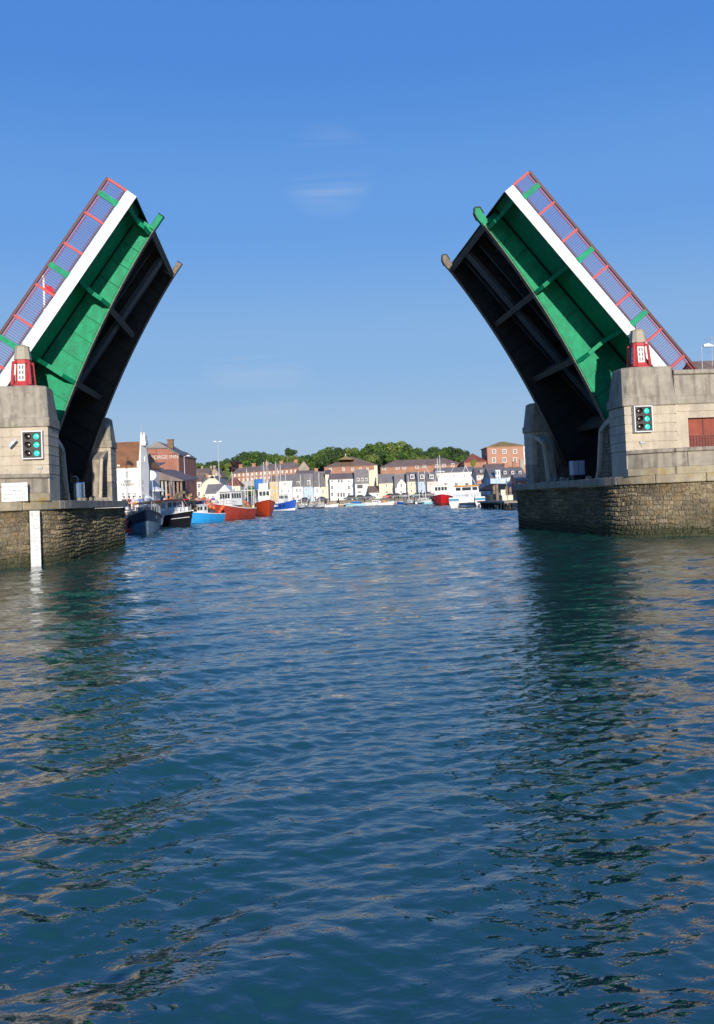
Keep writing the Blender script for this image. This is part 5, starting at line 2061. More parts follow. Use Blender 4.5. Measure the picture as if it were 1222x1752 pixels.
# small craft along the far quay and the pontoon
small = [
    (512, 868.0, 270, R(10), 4.2, 1.7, b_cyan, 'pale cyan dinghy next to the royal blue boat', 'dinghy', 0),
    (538, 866.5, 268, R(-8), 6.5, 2.2, b_white, 'long white open launch with orange gear aboard', 'launch', 1),
    (568, 866.0, 270, R(0), 3.8, 1.6, b_white, 'small white boat between two dark mooring posts', 'dinghy', 0),
    (609, 865.2, 262, R(172), 5.8, 2.0, b_cyan, 'white and pale blue boat under a blue cover', 'launch', 2),
    (643, 863.5, 262, R(175), 6.0, 2.2, b_white, 'white motor cruiser below the shed', 'motor boat', 3),
    (706, 863.0, 252, R(5), 3.4, 1.6, b_black, 'black inflatable boat below the pale blue house', 'inflatable boat', 0),
    (727, 863.0, 246, R(-12), 5.0, 2.0, b_white, 'white cabin boat between the black inflatable and the red trawler', 'motor boat', 3),
    (676, 863.0, 262, R(185), 4.0, 1.6, b_wood, 'brown wooden skiff against the quay below the pointed gable', 'skiff', 0),
    (592, 865.6, 266, R(8), 4.4, 1.7, b_wood, 'brown varnished day boat left of the blue covered boat', 'day boat', 0),
    (660, 863.6, 258, R(-15), 4.6, 1.8, b_white, 'white open boat below the red car', 'open boat', 1),
    (693, 863.2, 254, R(170), 4.2, 1.7, b_blue, 'small royal blue boat below the grey car', 'open boat', 0),
    (737, 863.6, 232, R(20), 4.0, 1.6, b_cyan, 'pale cyan rowing boat close against the bright red trawler', 'rowing boat', 0),
    (859, 871.3, 121, R(175), 1.7, 0.9, b_white, 'little white dinghy floating under the quay edge by the pale crates', 'dinghy', 0),
    (838, 869.5, 134, R(160), 2.6, 1.2, b_black, 'dark rowing boat beside the white twin hulled boat', 'rowing boat', 0),
]
for px, wl, Y, phi, L, bm_, m, lb, ct, kind in small:
    sb = Boat(ct.replace(' ', '_'), lb, px, wl, phi, L, bm_, 0.62 if L > 2 else 0.35, 1.0 if L > 2 else 0.5, m, b_white if kind else m, Y=Y, cat=ct, rail=b_white if m is not b_black else b_black)
    if kind == 3:
        sb.house(0.32, 0.66, 0.66, 1.0, b_white, b_white, 2, 3)
    if kind == 2:
        sb.boxp('cover', 0.2, 0.75, -0.8, 0.8, 0.7, 1.35, gloss('blue_tarpaulin', (0.03, 0.16, 0.45), rough=0.8), 0.3)
    if kind == 1:
        sb.boxp('deck_gear', 0.35, 0.55, -0.6, 0.6, 0.7, 1.3, b_orange, 0.15)
        sb.boxp('engine_box', 0.1, 0.2, -0.4, 0.4, 0.6, 1.3, b_white, 0.1)

# sailing yachts: bare masts behind the trawlers
yl = ['tall bare mast of a yacht moored before the brick terrace', 'bare yacht mast left of the yellow house', 'bare yacht mast in front of the pastel houses']
first = None
ymast = [(424, 802), (431, 812), (437, 806), (449, 812), (459, 786), (466, 806), (474, 790), (477, 800), (482, 795), (490, 808), (516, 812), (532, 816), (547, 808), (718, 806), (728, 804), (751, 784), (700, 812)]
for i, (px, top) in enumerate(ymast):
    Y = 240 + (i % 4) * 6 if px < 560 else 247
    if px < 466:
        Y = 205 + (i % 5) * 7
    p = at(px, 869 if px < 520 else 864, Y)
    ht = at(px, top, Y)[2]
    lab = 'bare yacht mast standing before the brick terrace' if px < 461 else ('bare yacht mast before the yellow, white and pale blue houses' if px < 560 else 'bare yacht mast before the cream and pink cottages')
    grp = 'yacht masts before the brick terrace' if px < 461 else ('yacht masts before the pastel houses' if px < 560 else 'yacht masts before the cream cottages')
    if first is None:
        first = Boat('sailing_yacht', lab, px, 869, R(-75), 7.0, 2.3, 0.9, 1.2, b_white, b_navy, Y=Y, cat='yacht', group=grp)
        first.house(0.35, 0.65, 0.55, 0.45, b_white, b_white, 1, 3, base=0.9)
        g = MB()
        g.tube(first.W(0.4, 0, 1.0), first.W(0.4, 0, 10.0), 0.10, 0.07)
        g.build('mast', mat('aluminium_spar', (0.62, 0.60, 0.57), 0.4, var=0.0), first.root)
        g = MB()
        g.tube(first.W(0.4, 0, 1.9), first.W(-2.8, 0, 2.0), 0.07)
        g.build('boom', MATS['aluminium_spar'], first.root)
        g = MB()
        for sd in (-1, 1):
            g.tube(first.W(0.4, sd * 0.7, 6.6), first.W(0.4, 0, 6.6), 0.03)
            g.tube(first.W(0.4, sd * 0.7, 6.6), first.W(0.4, 0, 9.8), 0.018, n=4)
            g.tube(first.W(0.4, sd * 0.7, 6.6), first.W(0.4, sd * 1.05, 1.0), 0.018, n=4)
        g.build('rigging', m_grey, first.root)
        first.root.location = (p[0], p[1], 0)
        first.root.scale = (1, 1, max(0.8, ht / 10.0))
    else:
        o = copy_tree(first.root)
        o.location = (p[0], p[1], 0)
        o['label'] = lab
        o['group'] = grp
        o.scale = (1, 1, max(0.7, ht / 10.0))
        o.rotation_euler = (0, 0, 0.12 * math.sin(i * 2.3))

# buoys hung about the boats
g = MB()
g.ball((0, 0, 0), 0.22, 10, (1, 1, 1.15))
g.tube((0, 0, 0.24), (0, 0, 0.36), 0.05)
M_ = np.eye(4)
by = empty('buoy_tmp', (0, 0, 0))
ob = g.build('buoy', b_buoy, None, smooth=True)
bpy.data.objects.remove(by)
buoys = [(379, 874, 119, 0), (376, 880, 119, 0), (382, 870, 119, 0), (424, 866, 138, 0), (427, 871, 138, 0), (433, 870, 141, 1), (432, 876, 141, 1), (212, 886, 85, 0), (312, 862, 106, 0), (318, 858, 108, 0), (360, 870, 112, 0), (366, 872, 112, 0), (356, 866, 116, 0), (420, 862, 136, 0)]
for i, (px, py, Y, k) in enumerate(buoys):
    o = ob if i == 0 else ob.copy()
    if i:
        COL.objects.link(o)
    o.location = tuple(at(px, py, Y))
    if k:
        if 'buoy_yellow' not in bpy.data.meshes:
            me2 = ob.data.copy()
            me2.name = 'buoy_yellow'
            me2.materials.clear()
            me2.materials.append(b_buoyy)
        o.data = bpy.data.meshes['buoy_yellow']
    tag(o, 'yellow buoy hanging beside the orange red trawler' if k else 'round orange buoy hung among the fishing boats and net piles', 'buoy', 'yellow buoys' if k else 'orange buoys')

# ================================================================== QUAYSIDE THINGS
def net_pile(px, py, Y, w_, h_, label, seed, m):
    p = at(px, py, Y)
    r = np.random.default_rng(seed)
    root = thing('net_pile', label, 'net pile', (p[0], Y, ZQ), 0)
    g = MB()
    for i in range(70):
        t = r.uniform(0, 6.28)
        rad = math.sqrt(r.uniform(0, 1))
        z = ZQ + h_ * (1 - rad ** 1.5) * r.uniform(0.1, 1)
        c = np.array([p[0] + w_ / 2 * rad * math.cos(t), Y + w_ / 2 * rad * math.sin(t), z])
        a = r.uniform(0, 3.14)
        e = r.uniform(0.16, 0.34)
        g.box(lambda x, y, q: c + np.array([x * math.cos(a) - y * math.sin(a), x * math.sin(a) + y * math.cos(a), q + 0.3 * x]), -e, e, -e * 0.8, e * 0.8, -e * 0.6, e * 0.6)
    g.ball((p[0], Y, ZQ + h_ * 0.15), w_ * 0.40, 8, (1, 1, h_ / w_ * 1.1))
    g.build('heaped_net', m, root)
    for i in range(7):
        q = MB()
        t = r.uniform(3.3, 6.1)
        q.ball((p[0] + w_ * 0.42 * math.cos(t), Y + w_ * 0.42 * math.sin(t), ZQ + h_ * r.uniform(0.2, 0.75)), 0.14, 6)
        q.build('float', b_buoy, root)


net_pile(306, 866, 112, 4.0, 2.6, 'tallest tan heap of nets on the quay behind the black boat', 1, b_rope)
net_pile(330, 868, 122, 5.0, 1.6, 'low heap of tan nets behind the sky blue boat', 2, mat('brown_netting', (0.22, 0.15, 0.09), 0.95, var=0.4, scale=8))
net_pile(344, 866, 130, 4.0, 1.5, 'low heap of pinkish nets with orange floats near the red trawler', 3, mat('pink_netting', (0.42, 0.22, 0.15), 0.95, var=0.4, scale=8))
net_pile(322, 860, 128, 3.5, 2.0, 'heap of brown nets behind the low tan heap', 4, b_rope)


def street_lamp(name, label, base_px, top_py, Y, zb, arms, r=0.08, head=0.7):
    a = at(base_px, top_py, Y)
    root = thing(name, label, 'street lamp', (a[0], Y, zb))
    g = MB()
    g.tube((a[0], Y, zb), (a[0], Y, a[2]), r, r * 0.6, 8)
    g.tube((a[0], Y, zb), (a[0], Y, zb + 1.2), r * 1.7, r * 1.6, 8)
    g.build('pole', m_grey, root)
    for dx in arms:
        g = MB()
        g.tube((a[0], Y, a[2] - 0.05), (a[0] + dx * 0.45, Y, a[2] + 0.06), r * 0.5)
        ar = g.build('arm', m_grey, root)
        h = MB()
        s_ = 1 if dx > 0 else -1
        h.loft([[np.array([a[0] + dx * 0.4 + s_ * x, Y + y, a[2] + 0.06 + z]) for x, y, z in ((0, -0.10, -0.04), (0, 0.10, -0.04), (0, 0.07, 0.10), (0, -0.07, 0.10))],
                [np.array([a[0] + dx * 0.4 + s_ * x, Y + y, a[2] + 0.06 + z]) for x, y, z in ((head * 0.5, -0.16, -0.06), (head * 0.5, 0.16, -0.06), (head * 0.5, 0.10, 0.16), (head * 0.5, -0.10, 0.16))],
                [np.array([a[0] + dx * 0.4 + s_ * x, Y + y, a[2] + 0.06 + z]) for x, y, z in ((head, -0.10, -0.05), (head, 0.10, -0.05), (head, 0.05, 0.04), (head, -0.05, 0.04))]])
        h.build('lamp_head', b_white, ar)
    return root


street_lamp('street_lamp', 'street lamp with a white head beside the brick inn', 315, 781, 142, ZQ, (1.0,), 0.09, 0.6)
lm = street_lamp('street_lamp', 'very tall slender lamp column with cross arms above the cream gable house', 373, 756, 200, ZQ, (-0.9, 0.4), 0.13, 0.7)
street_lamp('street_lamp', 'white headed street lamp behind the right hand approach wall', 1200, 594, 56, 6.26, (0.35, ), 0.045, 0.62)

# flagpole with flag seen through the railings
fp = at(74.5, 476, 64)
fr = thing('flagpole', 'white flagpole with a red flag seen through the bridge railing', 'flagpole', (fp[0], 64, ZQ))
g = MB()
g.tube((fp[0], 64, ZQ), (fp[0], 64, fp[2]), 0.09, 0.075, 8)
g.ball((fp[0], 64, fp[2] + 0.1), 0.13, 6)
g.build('pole', b_white, fr)
g = MB()
nx, nz = 12, 8
vv = []
for j in range(nz + 1):
    for i in range(nx + 1):
        u_, v_ = i / nx, j / nz
        vv.append(np.array([fp[0] + 0.08 + 1.0 * u_ * (0.9 - 0.25 * v_), 64 + 0.18 * math.sin(u_ * 7 + v_ * 2) * u_, fp[2] - 0.35 - 0.6 * v_ - 0.75 * u_ ** 1.2 - 0.1 * math.sin(u_ * 9)]))
fcs = [(j * (nx + 1) + i, j * (nx + 1) + i + 1, (j + 1) * (nx + 1) + i + 1, (j + 1) * (nx + 1) + i) for j in range(nz) for i in range(nx)]
bl_, rd_ = gloss('flag_navy', (0.03, 0.03, 0.16), rough=0.9), gloss('flag_red', (0.60, 0.03, 0.05), rough=0.9)
g.add(vv, fcs)
g.mi = [1 if (f[0] // (nx + 1) >= nz * 0.55 and (f[0] % (nx + 1)) > nx * 0.55) else 0 for f in g.f]
fo = g.build('flag', [rd_, bl_], fr)
sol = fo.modifiers.new('cloth', 'SOLIDIFY')
sol.thickness = 0.02

# mooring posts, jetty, crates
for px, wl, tp, Y, lb in ((558.5, 866.5, 854, 284, 'dark mooring post in front of the cream side wing'), (580, 866, 853, 282, 'dark mooring post in front of the dark doorways'), (624.5, 864.5, 853, 270, 'dark mooring post in front of the mansard roofed house'), (683, 864, 856, 268, 'short dark mooring post near the brown skiff')):
    a = at(px, wl, Y)
    t_ = at(px, tp, Y)
    r_ = thing('mooring_post', lb, 'mooring post', (a[0], Y, -0.5))
    g = MB()
    g.tube((a[0], Y, -0.5), (a[0], Y, t_[2]), 0.22, 0.2, 8)
    g.build('timber', mat('dark_wet_timber', (0.05, 0.038, 0.03), 0.8, var=0.3), r_)
    g = MB()
    g.tube((a[0], Y, t_[2]), (a[0], Y, t_[2] + 0.12), 0.26, 0.14, 8)
    g.build('cap', m_steel_brown, r_)
m_pile = mat('weathered_timber', (0.26, 0.19, 0.13), 0.9, var=0.35, scale=3, streak=0.4)
for px, tp, bt, Y, lb in ((846.5, 829.5, 862, 128, 'weathered timber pile left of the pale crates, the nearer to the boat'), (851.5, 827, 862, 130, 'weathered timber pile immediately left of the pale crates'), (867.5, 832, 862, 130, 'weathered timber pile rising behind the pale crates'), (874, 833, 862, 131, 'weathered timber pile nearest to the dark stone tower')):
    a, t_ = at(px, bt, Y), at(px, tp, Y)
    r_ = thing('timber_pile', lb, 'timber pile', (a[0], Y, -0.6))
    g = MB()
    for k in range(3):
        ang = k * 2.1
        g.tube((a[0] + 0.12 * math.cos(ang), Y + 0.12 * math.sin(ang), -0.6), (a[0] + 0.09 * math.cos(ang), Y + 0.09 * math.sin(ang), t_[2] - 0.15 * k), 0.13, 0.12, 7)
    g.build('timber', m_pile, r_)
    g = MB()
    g.tube((a[0], Y, t_[2] - 0.9), (a[0], Y, t_[2] - 0.75), 0.27, 0.27, 8)
    g.build('iron_band', m_steel_brown, r_)
jt = thing('jetty', 'low pale jetty on dark legs in front of the right hand quay', 'jetty', (18.5, 126, 0))
a0, a1 = at(837, 862, 131), at(887, 868.5, 112)
g = MB()
q0 = np.array([a0[0], a0[1], 0.95])
q1 = np.array([a1[0], a1[1], 0.95])
g.bar(q0, q1, 3.4, 0.24)
g.build('deck', m_quay, jt)
for k in range(9):
    p = q0 + (q1 - q0) * (k + 0.3) / 9
    g = MB()
    g.tube(p + np.array([-0.9, -0.9, -1.6]), p + np.array([-0.9, -0.9, -0.1]), 0.13)
    g.build('leg', MATS['dark_wet_timber'], jt)
for px0, px1, t_, b_, Y, lb in ((857, 865.5, 838, 847.5, 124, 'upper pale crate set on top of the two big crates'), (859.5, 869, 847.8, 861, 122, 'big pale crate nearer the timber piles'), (869.3, 878.5, 847.2, 861, 122.2, 'big pale crate nearer the dark stone tower')):
    A_, B_ = at(px0, t_, Y), at(px1, b_, Y)
    r_ = thing('storage_crate', lb, 'crate', ((A_[0] + B_[0]) / 2, Y, B_[2]))
    zt_, zb_ = (A_[2], B_[2]) if t_ < 840 else (A_[2], 1.07)
    MB().box(ident, A_[0], B_[0], Y, Y + 0.9, zb_, zt_ - 0.06).build('body', w_cream, r_, bevel=0.02)
    MB().box(ident, A_[0] - 0.03, B_[0] + 0.03, Y - 0.03, Y + 0.93, zt_ - 0.06, zt_).build('lid', w_white, r_, bevel=0.02)


# ---- cars
def build_car(name, label, x, y, z, yaw, m, group=None):
    root = thing(name, label, 'car', (x, y, z), 0, group)
    c, s = math.cos(yaw), math.sin(yaw)

    def W(a, b_, q):
        return np.array([x + c * a - s * b_, y + s * a + c * b_, z + q])
    prof = [(-2.05, 0.30), (-2.08, 0.62), (-1.9, 0.82), (-1.0, 0.90), (1.0, 0.90), (1.9, 0.78), (2.08, 0.55), (2.05, 0.28)]
    g = MB()
    g.loft([[W(a, yy * k, q) for a, q in prof] for yy, k in ((-0.86, 0.97), (-0.86, 1.0), (0.86, 1.0), (0.86, 0.97))])
    g.build('body', m, root, bevel=0.05)
    cab = [(-1.55, 0.88), (-1.05, 1.42), (0.35, 1.44), (1.15, 0.90)]
    g = MB()
    g.loft([[W(a, yy * (1 if q < 1 else 0.84), q) for a, q in cab] for yy in (-0.78, 0.78)])
    g.build('cabin_glass', m_glass, root)
    g = MB()
    g.box(W, -1.06, 0.36, -0.68, 0.68, 1.40, 1.47)
    g.build('roof', m, root, bevel=0.02)
    for a in (-1.25, 1.25):
        for b_ in (-0.80, 0.80):
            g = MB()
            g.tube(W(a, b_ - 0.10, 0.31), W(a, b_ + 0.10, 0.31), 0.31, 0.31, 14)
            w_ = g.build('wheel', m_black, root)
            g = MB()
            g.tube(W(a, b_ - 0.11, 0.31), W(a, b_ + 0.11, 0.31), 0.18, 0.18, 10)
            g.build('rim', m_grey, w_)
    for sd in (-0.6, 0.6):
        g = MB()
        g.box(W, 2.0, 2.09, sd - 0.18, sd + 0.18, 0.58, 0.72)
        g.build('headlight', m_frame, root)
    return root


cc_ = [(599, 'black car parked outside the tall white house', (0.015, 0.016, 0.02)), (618, 'dark green car parked outside the mansard roofed house', (0.02, 0.035, 0.03)), (632, 'dark blue car parked by the low shed', (0.02, 0.03, 0.07)),
       (666, 'red car parked outside the cream cottage', (0.45, 0.02, 0.03)), (680, 'black car parked outside the pointed gable cottage', (0.014, 0.014, 0.016)), (695, 'grey car parked between the white and cream cottages', (0.2, 0.21, 0.22)),
       (715, 'dark teal car parked outside the pale blue house', (0.02, 0.10, 0.11)), (733, 'dark grey car parked outside the pale pink house', (0.06, 0.06, 0.065)), (552, 'navy car parked outside the narrow cream house', (0.02, 0.03, 0.09)), (520, 'dark car parked outside the bay fronted house', (0.04, 0.04, 0.05))]
for i, (px, lb, col) in enumerate(cc_):
    Y = qy(px) - 4.0
    p = at(px, 855, Y)
    build_car('car', lb, p[0], Y, ZQ + 0.01, 0.0 if i % 3 else math.pi, gloss('car_paint_%d' % i, col, rough=0.25, var=0.0, coat=0.5), 'cars parked along the far quay')
p = at(352, 856, 175)
build_car('van', 'white van parked on the left quay by the net piles', p[0], 175, ZQ + 0.01, -1.2, b_white)
p = at(300, 850, 131)
build_car('car', 'silver car parked on the left quay below the market hall', p[0], 128, ZQ + 0.01, 0.3, gloss('silver_paint', (0.45, 0.46, 0.48), rough=0.3))


# ---- people
def skinned(name, chain, edges, m, parent):
    me = bpy.data.meshes.new(name)
    me.from_pydata([c[0] for c in chain], edges, [])
    o = bpy.data.objects.new(name, me)
    COL.objects.link(o)
    me.materials.append(m)
    md = o.modifiers.new('skin', 'SKIN')
    for v, c in zip(me.skin_vertices[0].data, chain):
        v.radius = (c[1], c[2] if len(c) > 2 else c[1])
    me.skin_vertices[0].data[0].use_root = True
    sb = o.modifiers.new('sub', 'SUBSURF')
    sb.levels = 1
    sb.render_levels = 1
    o.parent = parent
    return o


m_skin = mat('skin', (0.48, 0.28, 0.19), 0.6, var=0.0)
m_hair = mat('dark_hair', (0.03, 0.02, 0.015), 0.7, var=0.0)


def person(label, x, y, z, yaw, shirt, trousers, pose=0):
    root = thing('person', label, 'person', (x, y, z), yaw, 'people on the quays')
    k = 0.06 * (1 if pose else 0)
    body = [((0, 0, 0.94), 0.13, 0.10), ((0, 0, 1.18), 0.12, 0.09), ((0, 0, 1.38), 0.15, 0.095), ((0, 0, 1.48), 0.06, 0.055), ((0, -0.01, 1.56), 0.075, 0.085), ((0, -0.02, 1.65), 0.085, 0.10), ((0, 0, 1.73), 0.06, 0.07),
            ((0.20, 0, 1.40), 0.055), ((0.25, 0.0, 1.14), 0.045), ((0.24, -0.10 - k, 0.92), 0.036), ((0.23, -0.15 - k, 0.83), 0.035, 0.02),
            ((-0.20, 0, 1.40), 0.055), ((-0.25, 0.0, 1.14), 0.045), ((-0.24, -0.06 + k, 0.92), 0.036), ((-0.23, -0.08 + k, 0.82), 0.035, 0.02),
            ((0.09, 0, 0.86), 0.09), ((0.10, -0.02 - 2 * k, 0.48), 0.062), ((0.10, 0.03, 0.09), 0.042), ((0.11, -0.10, 0.03), 0.036),
            ((-0.09, 0, 0.86), 0.09), ((-0.10, -0.02 + k, 0.48), 0.062), ((-0.10, 0.03 + 3 * k, 0.09), 0.042), ((-0.11, -0.10 + 2 * k, 0.03), 0.036)]
    ed = [(0, 1), (1, 2), (2, 3), (3, 4), (4, 5), (5, 6), (2, 7), (7, 8), (8, 9), (9, 10), (2, 11), (11, 12), (12, 13), (13, 14), (0, 15), (15, 16), (16, 17), (17, 18), (0, 19), (19, 20), (20, 21), (21, 22)]
    skinned('body', body, ed, m_skin, root)
    sh = [(body[0][0], 0.155, 0.125), (body[1][0], 0.15, 0.12), (body[2][0], 0.175, 0.12), ((0, 0, 1.46), 0.08, 0.07), (body[7][0], 0.075), ((0.235, 0, 1.22), 0.065), (body[11][0], 0.075), ((-0.235, 0, 1.22), 0.065)]
    skinned('shirt', sh, [(0, 1), (1, 2), (2, 3), (2, 4), (4, 5), (2, 6), (6, 7)], shirt, root)
    tr = [((0, 0, 0.98), 0.15, 0.12), (body[15][0], 0.105), (body[16][0], 0.08), (body[17][0], 0.06), (body[19][0], 0.105), (body[20][0], 0.08), (body[21][0], 0.06)]
    skinned('trousers', tr, [(0, 1), (1, 2), (2, 3), (0, 4), (4, 5), (5, 6)], trousers, root)
    g = MB()
    M = WM[root.name]
    tr_ = lambda p: (M @ np.array([*p, 1.0]))[:3]
    prof = [(0.02, 0.125), (0.07, 0.105), (0.098, 0.05), (0.102, -0.02), (0.09, -0.06)]
    g.loft([[tr_((r_ * math.cos(t), 0.012 + r_ * 1.08 * math.sin(t), 1.675 + zz)) for t in np.linspace(0, 2 * math.pi, 12, endpoint=False)] for r_, zz in prof])
    g.build('hair', m_hair, root, smooth=True)
    return root


def cl(n, c):
    return mat('cloth_' + n, c, 0.85, var=0.1, scale=8)


ppl = [
    (503, 856, 287, 0.3, 'navy', (0.02, 0.03, 0.09), 'black', (0.02, 0.02, 0.022), 'person in navy standing outside the bay fronted house'),
    (540, 856, 285, -0.4, 'maroon', (0.2, 0.03, 0.05), 'navy2', (0.03, 0.035, 0.07), 'person in maroon walking outside the pale blue house'),
    (531, 857, 284, 1.0, 'red', (0.5, 0.04, 0.05), 'grey', (0.15, 0.15, 0.16), 'person in a red top by the long white launch'),
    (322, 868, 121, 0.1, 'white', (0.65, 0.65, 0.63), 'blue', (0.05, 0.09, 0.25), 'person in a white top and blue trousers near the net heaps'),
    (338, 866, 135, 0.6, 'pink', (0.65, 0.3, 0.3), 'cream', (0.5, 0.45, 0.35), 'person in a pink top behind the low net heaps'),
    (350, 866, 122, -0.5, 'orange', (0.65, 0.22, 0.05), 'black', (0.02, 0.02, 0.022), 'person in an orange top near the sky blue boat'),
    (365, 863, 140, 0.2, 'blue2', (0.04, 0.10, 0.45), 'grey', (0.15, 0.15, 0.16), 'person in bright blue left of the red trawler wheelhouse'),
    (213, 869, 105, 0.0, 'black2', (0.03, 0.03, 0.035), 'blue', (0.05, 0.09, 0.25), 'person in black standing at the foot of the white inn'),
    (222, 868, 107, 0.8, 'maroon2', (0.16, 0.03, 0.05), 'black', (0.02, 0.02, 0.022), 'person in dark maroon beside the inn doorway'),
    (229, 869, 104, -0.3, 'white2', (0.6, 0.6, 0.6), 'pink2', (0.5, 0.25, 0.25), 'person in a pale top in front of the inn'),
    (412, 862, 165, 0.0, 'red2', (0.55, 0.05, 0.06), 'navy2', (0.03, 0.035, 0.07), 'person in red between the red trawlers'),
    (283, 862, 116, 0.4, 'pale', (0.45, 0.5, 0.55), 'grey', (0.15, 0.15, 0.16), 'person in pale blue behind the red roofed cabin'),
    (292, 861, 124, 0.9, 'teal', (0.03, 0.25, 0.28), 'black', (0.02, 0.02, 0.022), 'person in a teal top under the edge of the market hall roof'),
    (300, 861, 121, -0.8, 'yellow', (0.6, 0.45, 0.06), 'blue', (0.05, 0.09, 0.25), 'person in a yellow top at the left of the tallest net heap'),
    (333, 862, 150, 0.5, 'grey2', (0.3, 0.3, 0.32), 'cream', (0.5, 0.45, 0.35), 'person in grey standing before the tall window house'),
    (357, 862, 152, 0.0, 'white3', (0.65, 0.65, 0.63), 'black', (0.02, 0.02, 0.022), 'person in white and black near the pale pink parasol'),
    (240, 866, 108, 0.3, 'blue3', (0.05, 0.16, 0.5), 'grey', (0.15, 0.15, 0.16), 'person in blue at the foot of the white gable wall'),
]
for i, (px, py, Y, yaw, n1, c1_, n2, c2_, lb) in enumerate(ppl):
    p = at(px, py, Y)
    person(lb, p[0], Y, ZQ, yaw, cl(n1, c1_), cl(n2, c2_), i % 2)

# fish boxes stacked along the left quay
bxm = [gloss('blue_plastic', (0.03, 0.12, 0.40), rough=0.5), gloss('red_plastic', (0.45, 0.05, 0.04), rough=0.5), gloss('cream_plastic', (0.55, 0.5, 0.4), rough=0.5)]
k_ = 0
for px, Y, n_ in ((309, 108, 3), (316, 109, 2), (324, 114, 3), (341, 118, 2), (347, 121, 3), (356, 124, 2), (368, 128, 3)):
    p = at(px, 866, Y)
    for i in range(n_):
        c = k_ % 3
        z = ZQ + i * 0.33
        g = MB()
        bx = p[0] + 0.04 * math.sin(k_ * 2.1)

        def BXF(a, b_, q, bx=bx, Y=Y, z=z):
            return np.array([bx + a, Y + b_, z + q])
        g.box(BXF, -0.40, 0.40, -0.26, 0.26, 0.0, 0.26)
        g.box(BXF, -0.44, 0.44, -0.30, 0.30, 0.26, 0.32)
        tag(g.build('fish_box', bxm[c], bevel=0.01), ('blue', 'red', 'cream')[c] + ' plastic fish box stacked on the left quay behind the fishing boats', 'fish box', ('blue', 'red', 'cream')[c] + ' fish boxes on the left quay')
        k_ += 1
ae = thing('aerial', 'thin aerial rod rising beside the white chimney stack', 'aerial', tuple(at(243, 770, 117.2)))
g = MB()
g.tube(at(242, 770, 117.6), at(241, 726, 117.6), 0.035)
g.build('rod', m_grey, ae)
g = MB()
g.tube(at(253.5, 790, 119.5), at(252.5, 750, 119.5), 0.035)
g.build('rod', b_white, ae)

# parasols and stall canopies on the left quay
for px, py, Y, m, lb, rr_ in ((262, 829, 125, b_white, 'white square parasol beside the market hall', 1.5), (247, 843, 118, b_white, 'white parasol low beside the white gable', 1.2), (349, 850, 165, gloss('pale_pink_canvas', (0.62, 0.42, 0.40), rough=0.9), 'pale pink stall parasol behind the net piles', 1.8), (363, 852, 160, gloss('blue_canvas', (0.04, 0.09, 0.35), rough=0.9), 'blue stall parasol left of the red trawler', 1.2)):
    a = at(px, py, Y)
    r_ = thing('parasol', lb, 'parasol', (a[0], Y, ZQ))
    g = MB()
    g.tube((a[0], Y, ZQ), (a[0], Y, a[2]), 0.04)
    g.build('pole', m_grey, r_)
    g = MB()
    ringp = [np.array([a[0] + rr_ * math.cos(t), Y + rr_ * math.sin(t), a[2] - 0.8]) for t in np.linspace(0, 2 * math.pi, 8, endpoint=False)]
    ringq = [np.array([a[0] + 0.04 * math.cos(t), Y + 0.04 * math.sin(t), a[2]]) for t in np.linspace(0, 2 * math.pi, 8, endpoint=False)]
    g.loft([[p - np.array([0, 0, 0.18]) for p in ringp], ringp, ringq])
    g.build('canopy', m, r_)
sgn = thing('hanging_sign', 'round white board sign on a post beside the white gable', 'sign', tuple(at(257, 850, 120)))
cc = at(257.5, 813.5, 120)
g = MB()
g.prism([cc + 0.68 * np.array([1.15 * math.cos(t), 0, math.sin(t)]) for t in np.linspace(0, 6.283, 24, endpoint=False)], [cc + np.array([0, 0.15, 0]) + 0.68 * np.array([1.15 * math.cos(t), 0, math.sin(t)]) for t in np.linspace(0, 6.283, 24, endpoint=False)])
g.build('disc', b_white, sgn)
g = MB()
g.tube((cc[0] + 0.2, 120.1, ZQ), (cc[0] + 0.2, 120.1, cc[2] - 0.6), 0.07)
g.build('post', m_grey, sgn)


# ================================================================== TREES
def leaf_mat(name, c):
    if name in MATS:
        return MATS[name]
    m = mat(name, c, 0.7, var=0.25, scale=0.8, attr='leaf', spec=0.2)
    return m


lm_green = leaf_mat('broadleaf_green', (0.075, 0.135, 0.032))
lm_light = leaf_mat('light_green_leaf', (0.135, 0.185, 0.050))
lm_dark = leaf_mat('dark_evergreen_leaf', (0.042, 0.080, 0.030))
lm_purple = leaf_mat('copper_beech_leaf', (0.055, 0.028, 0.035))
m_bark = mat('grey_bark', (0.10, 0.08, 0.06), 0.9, var=0.3)


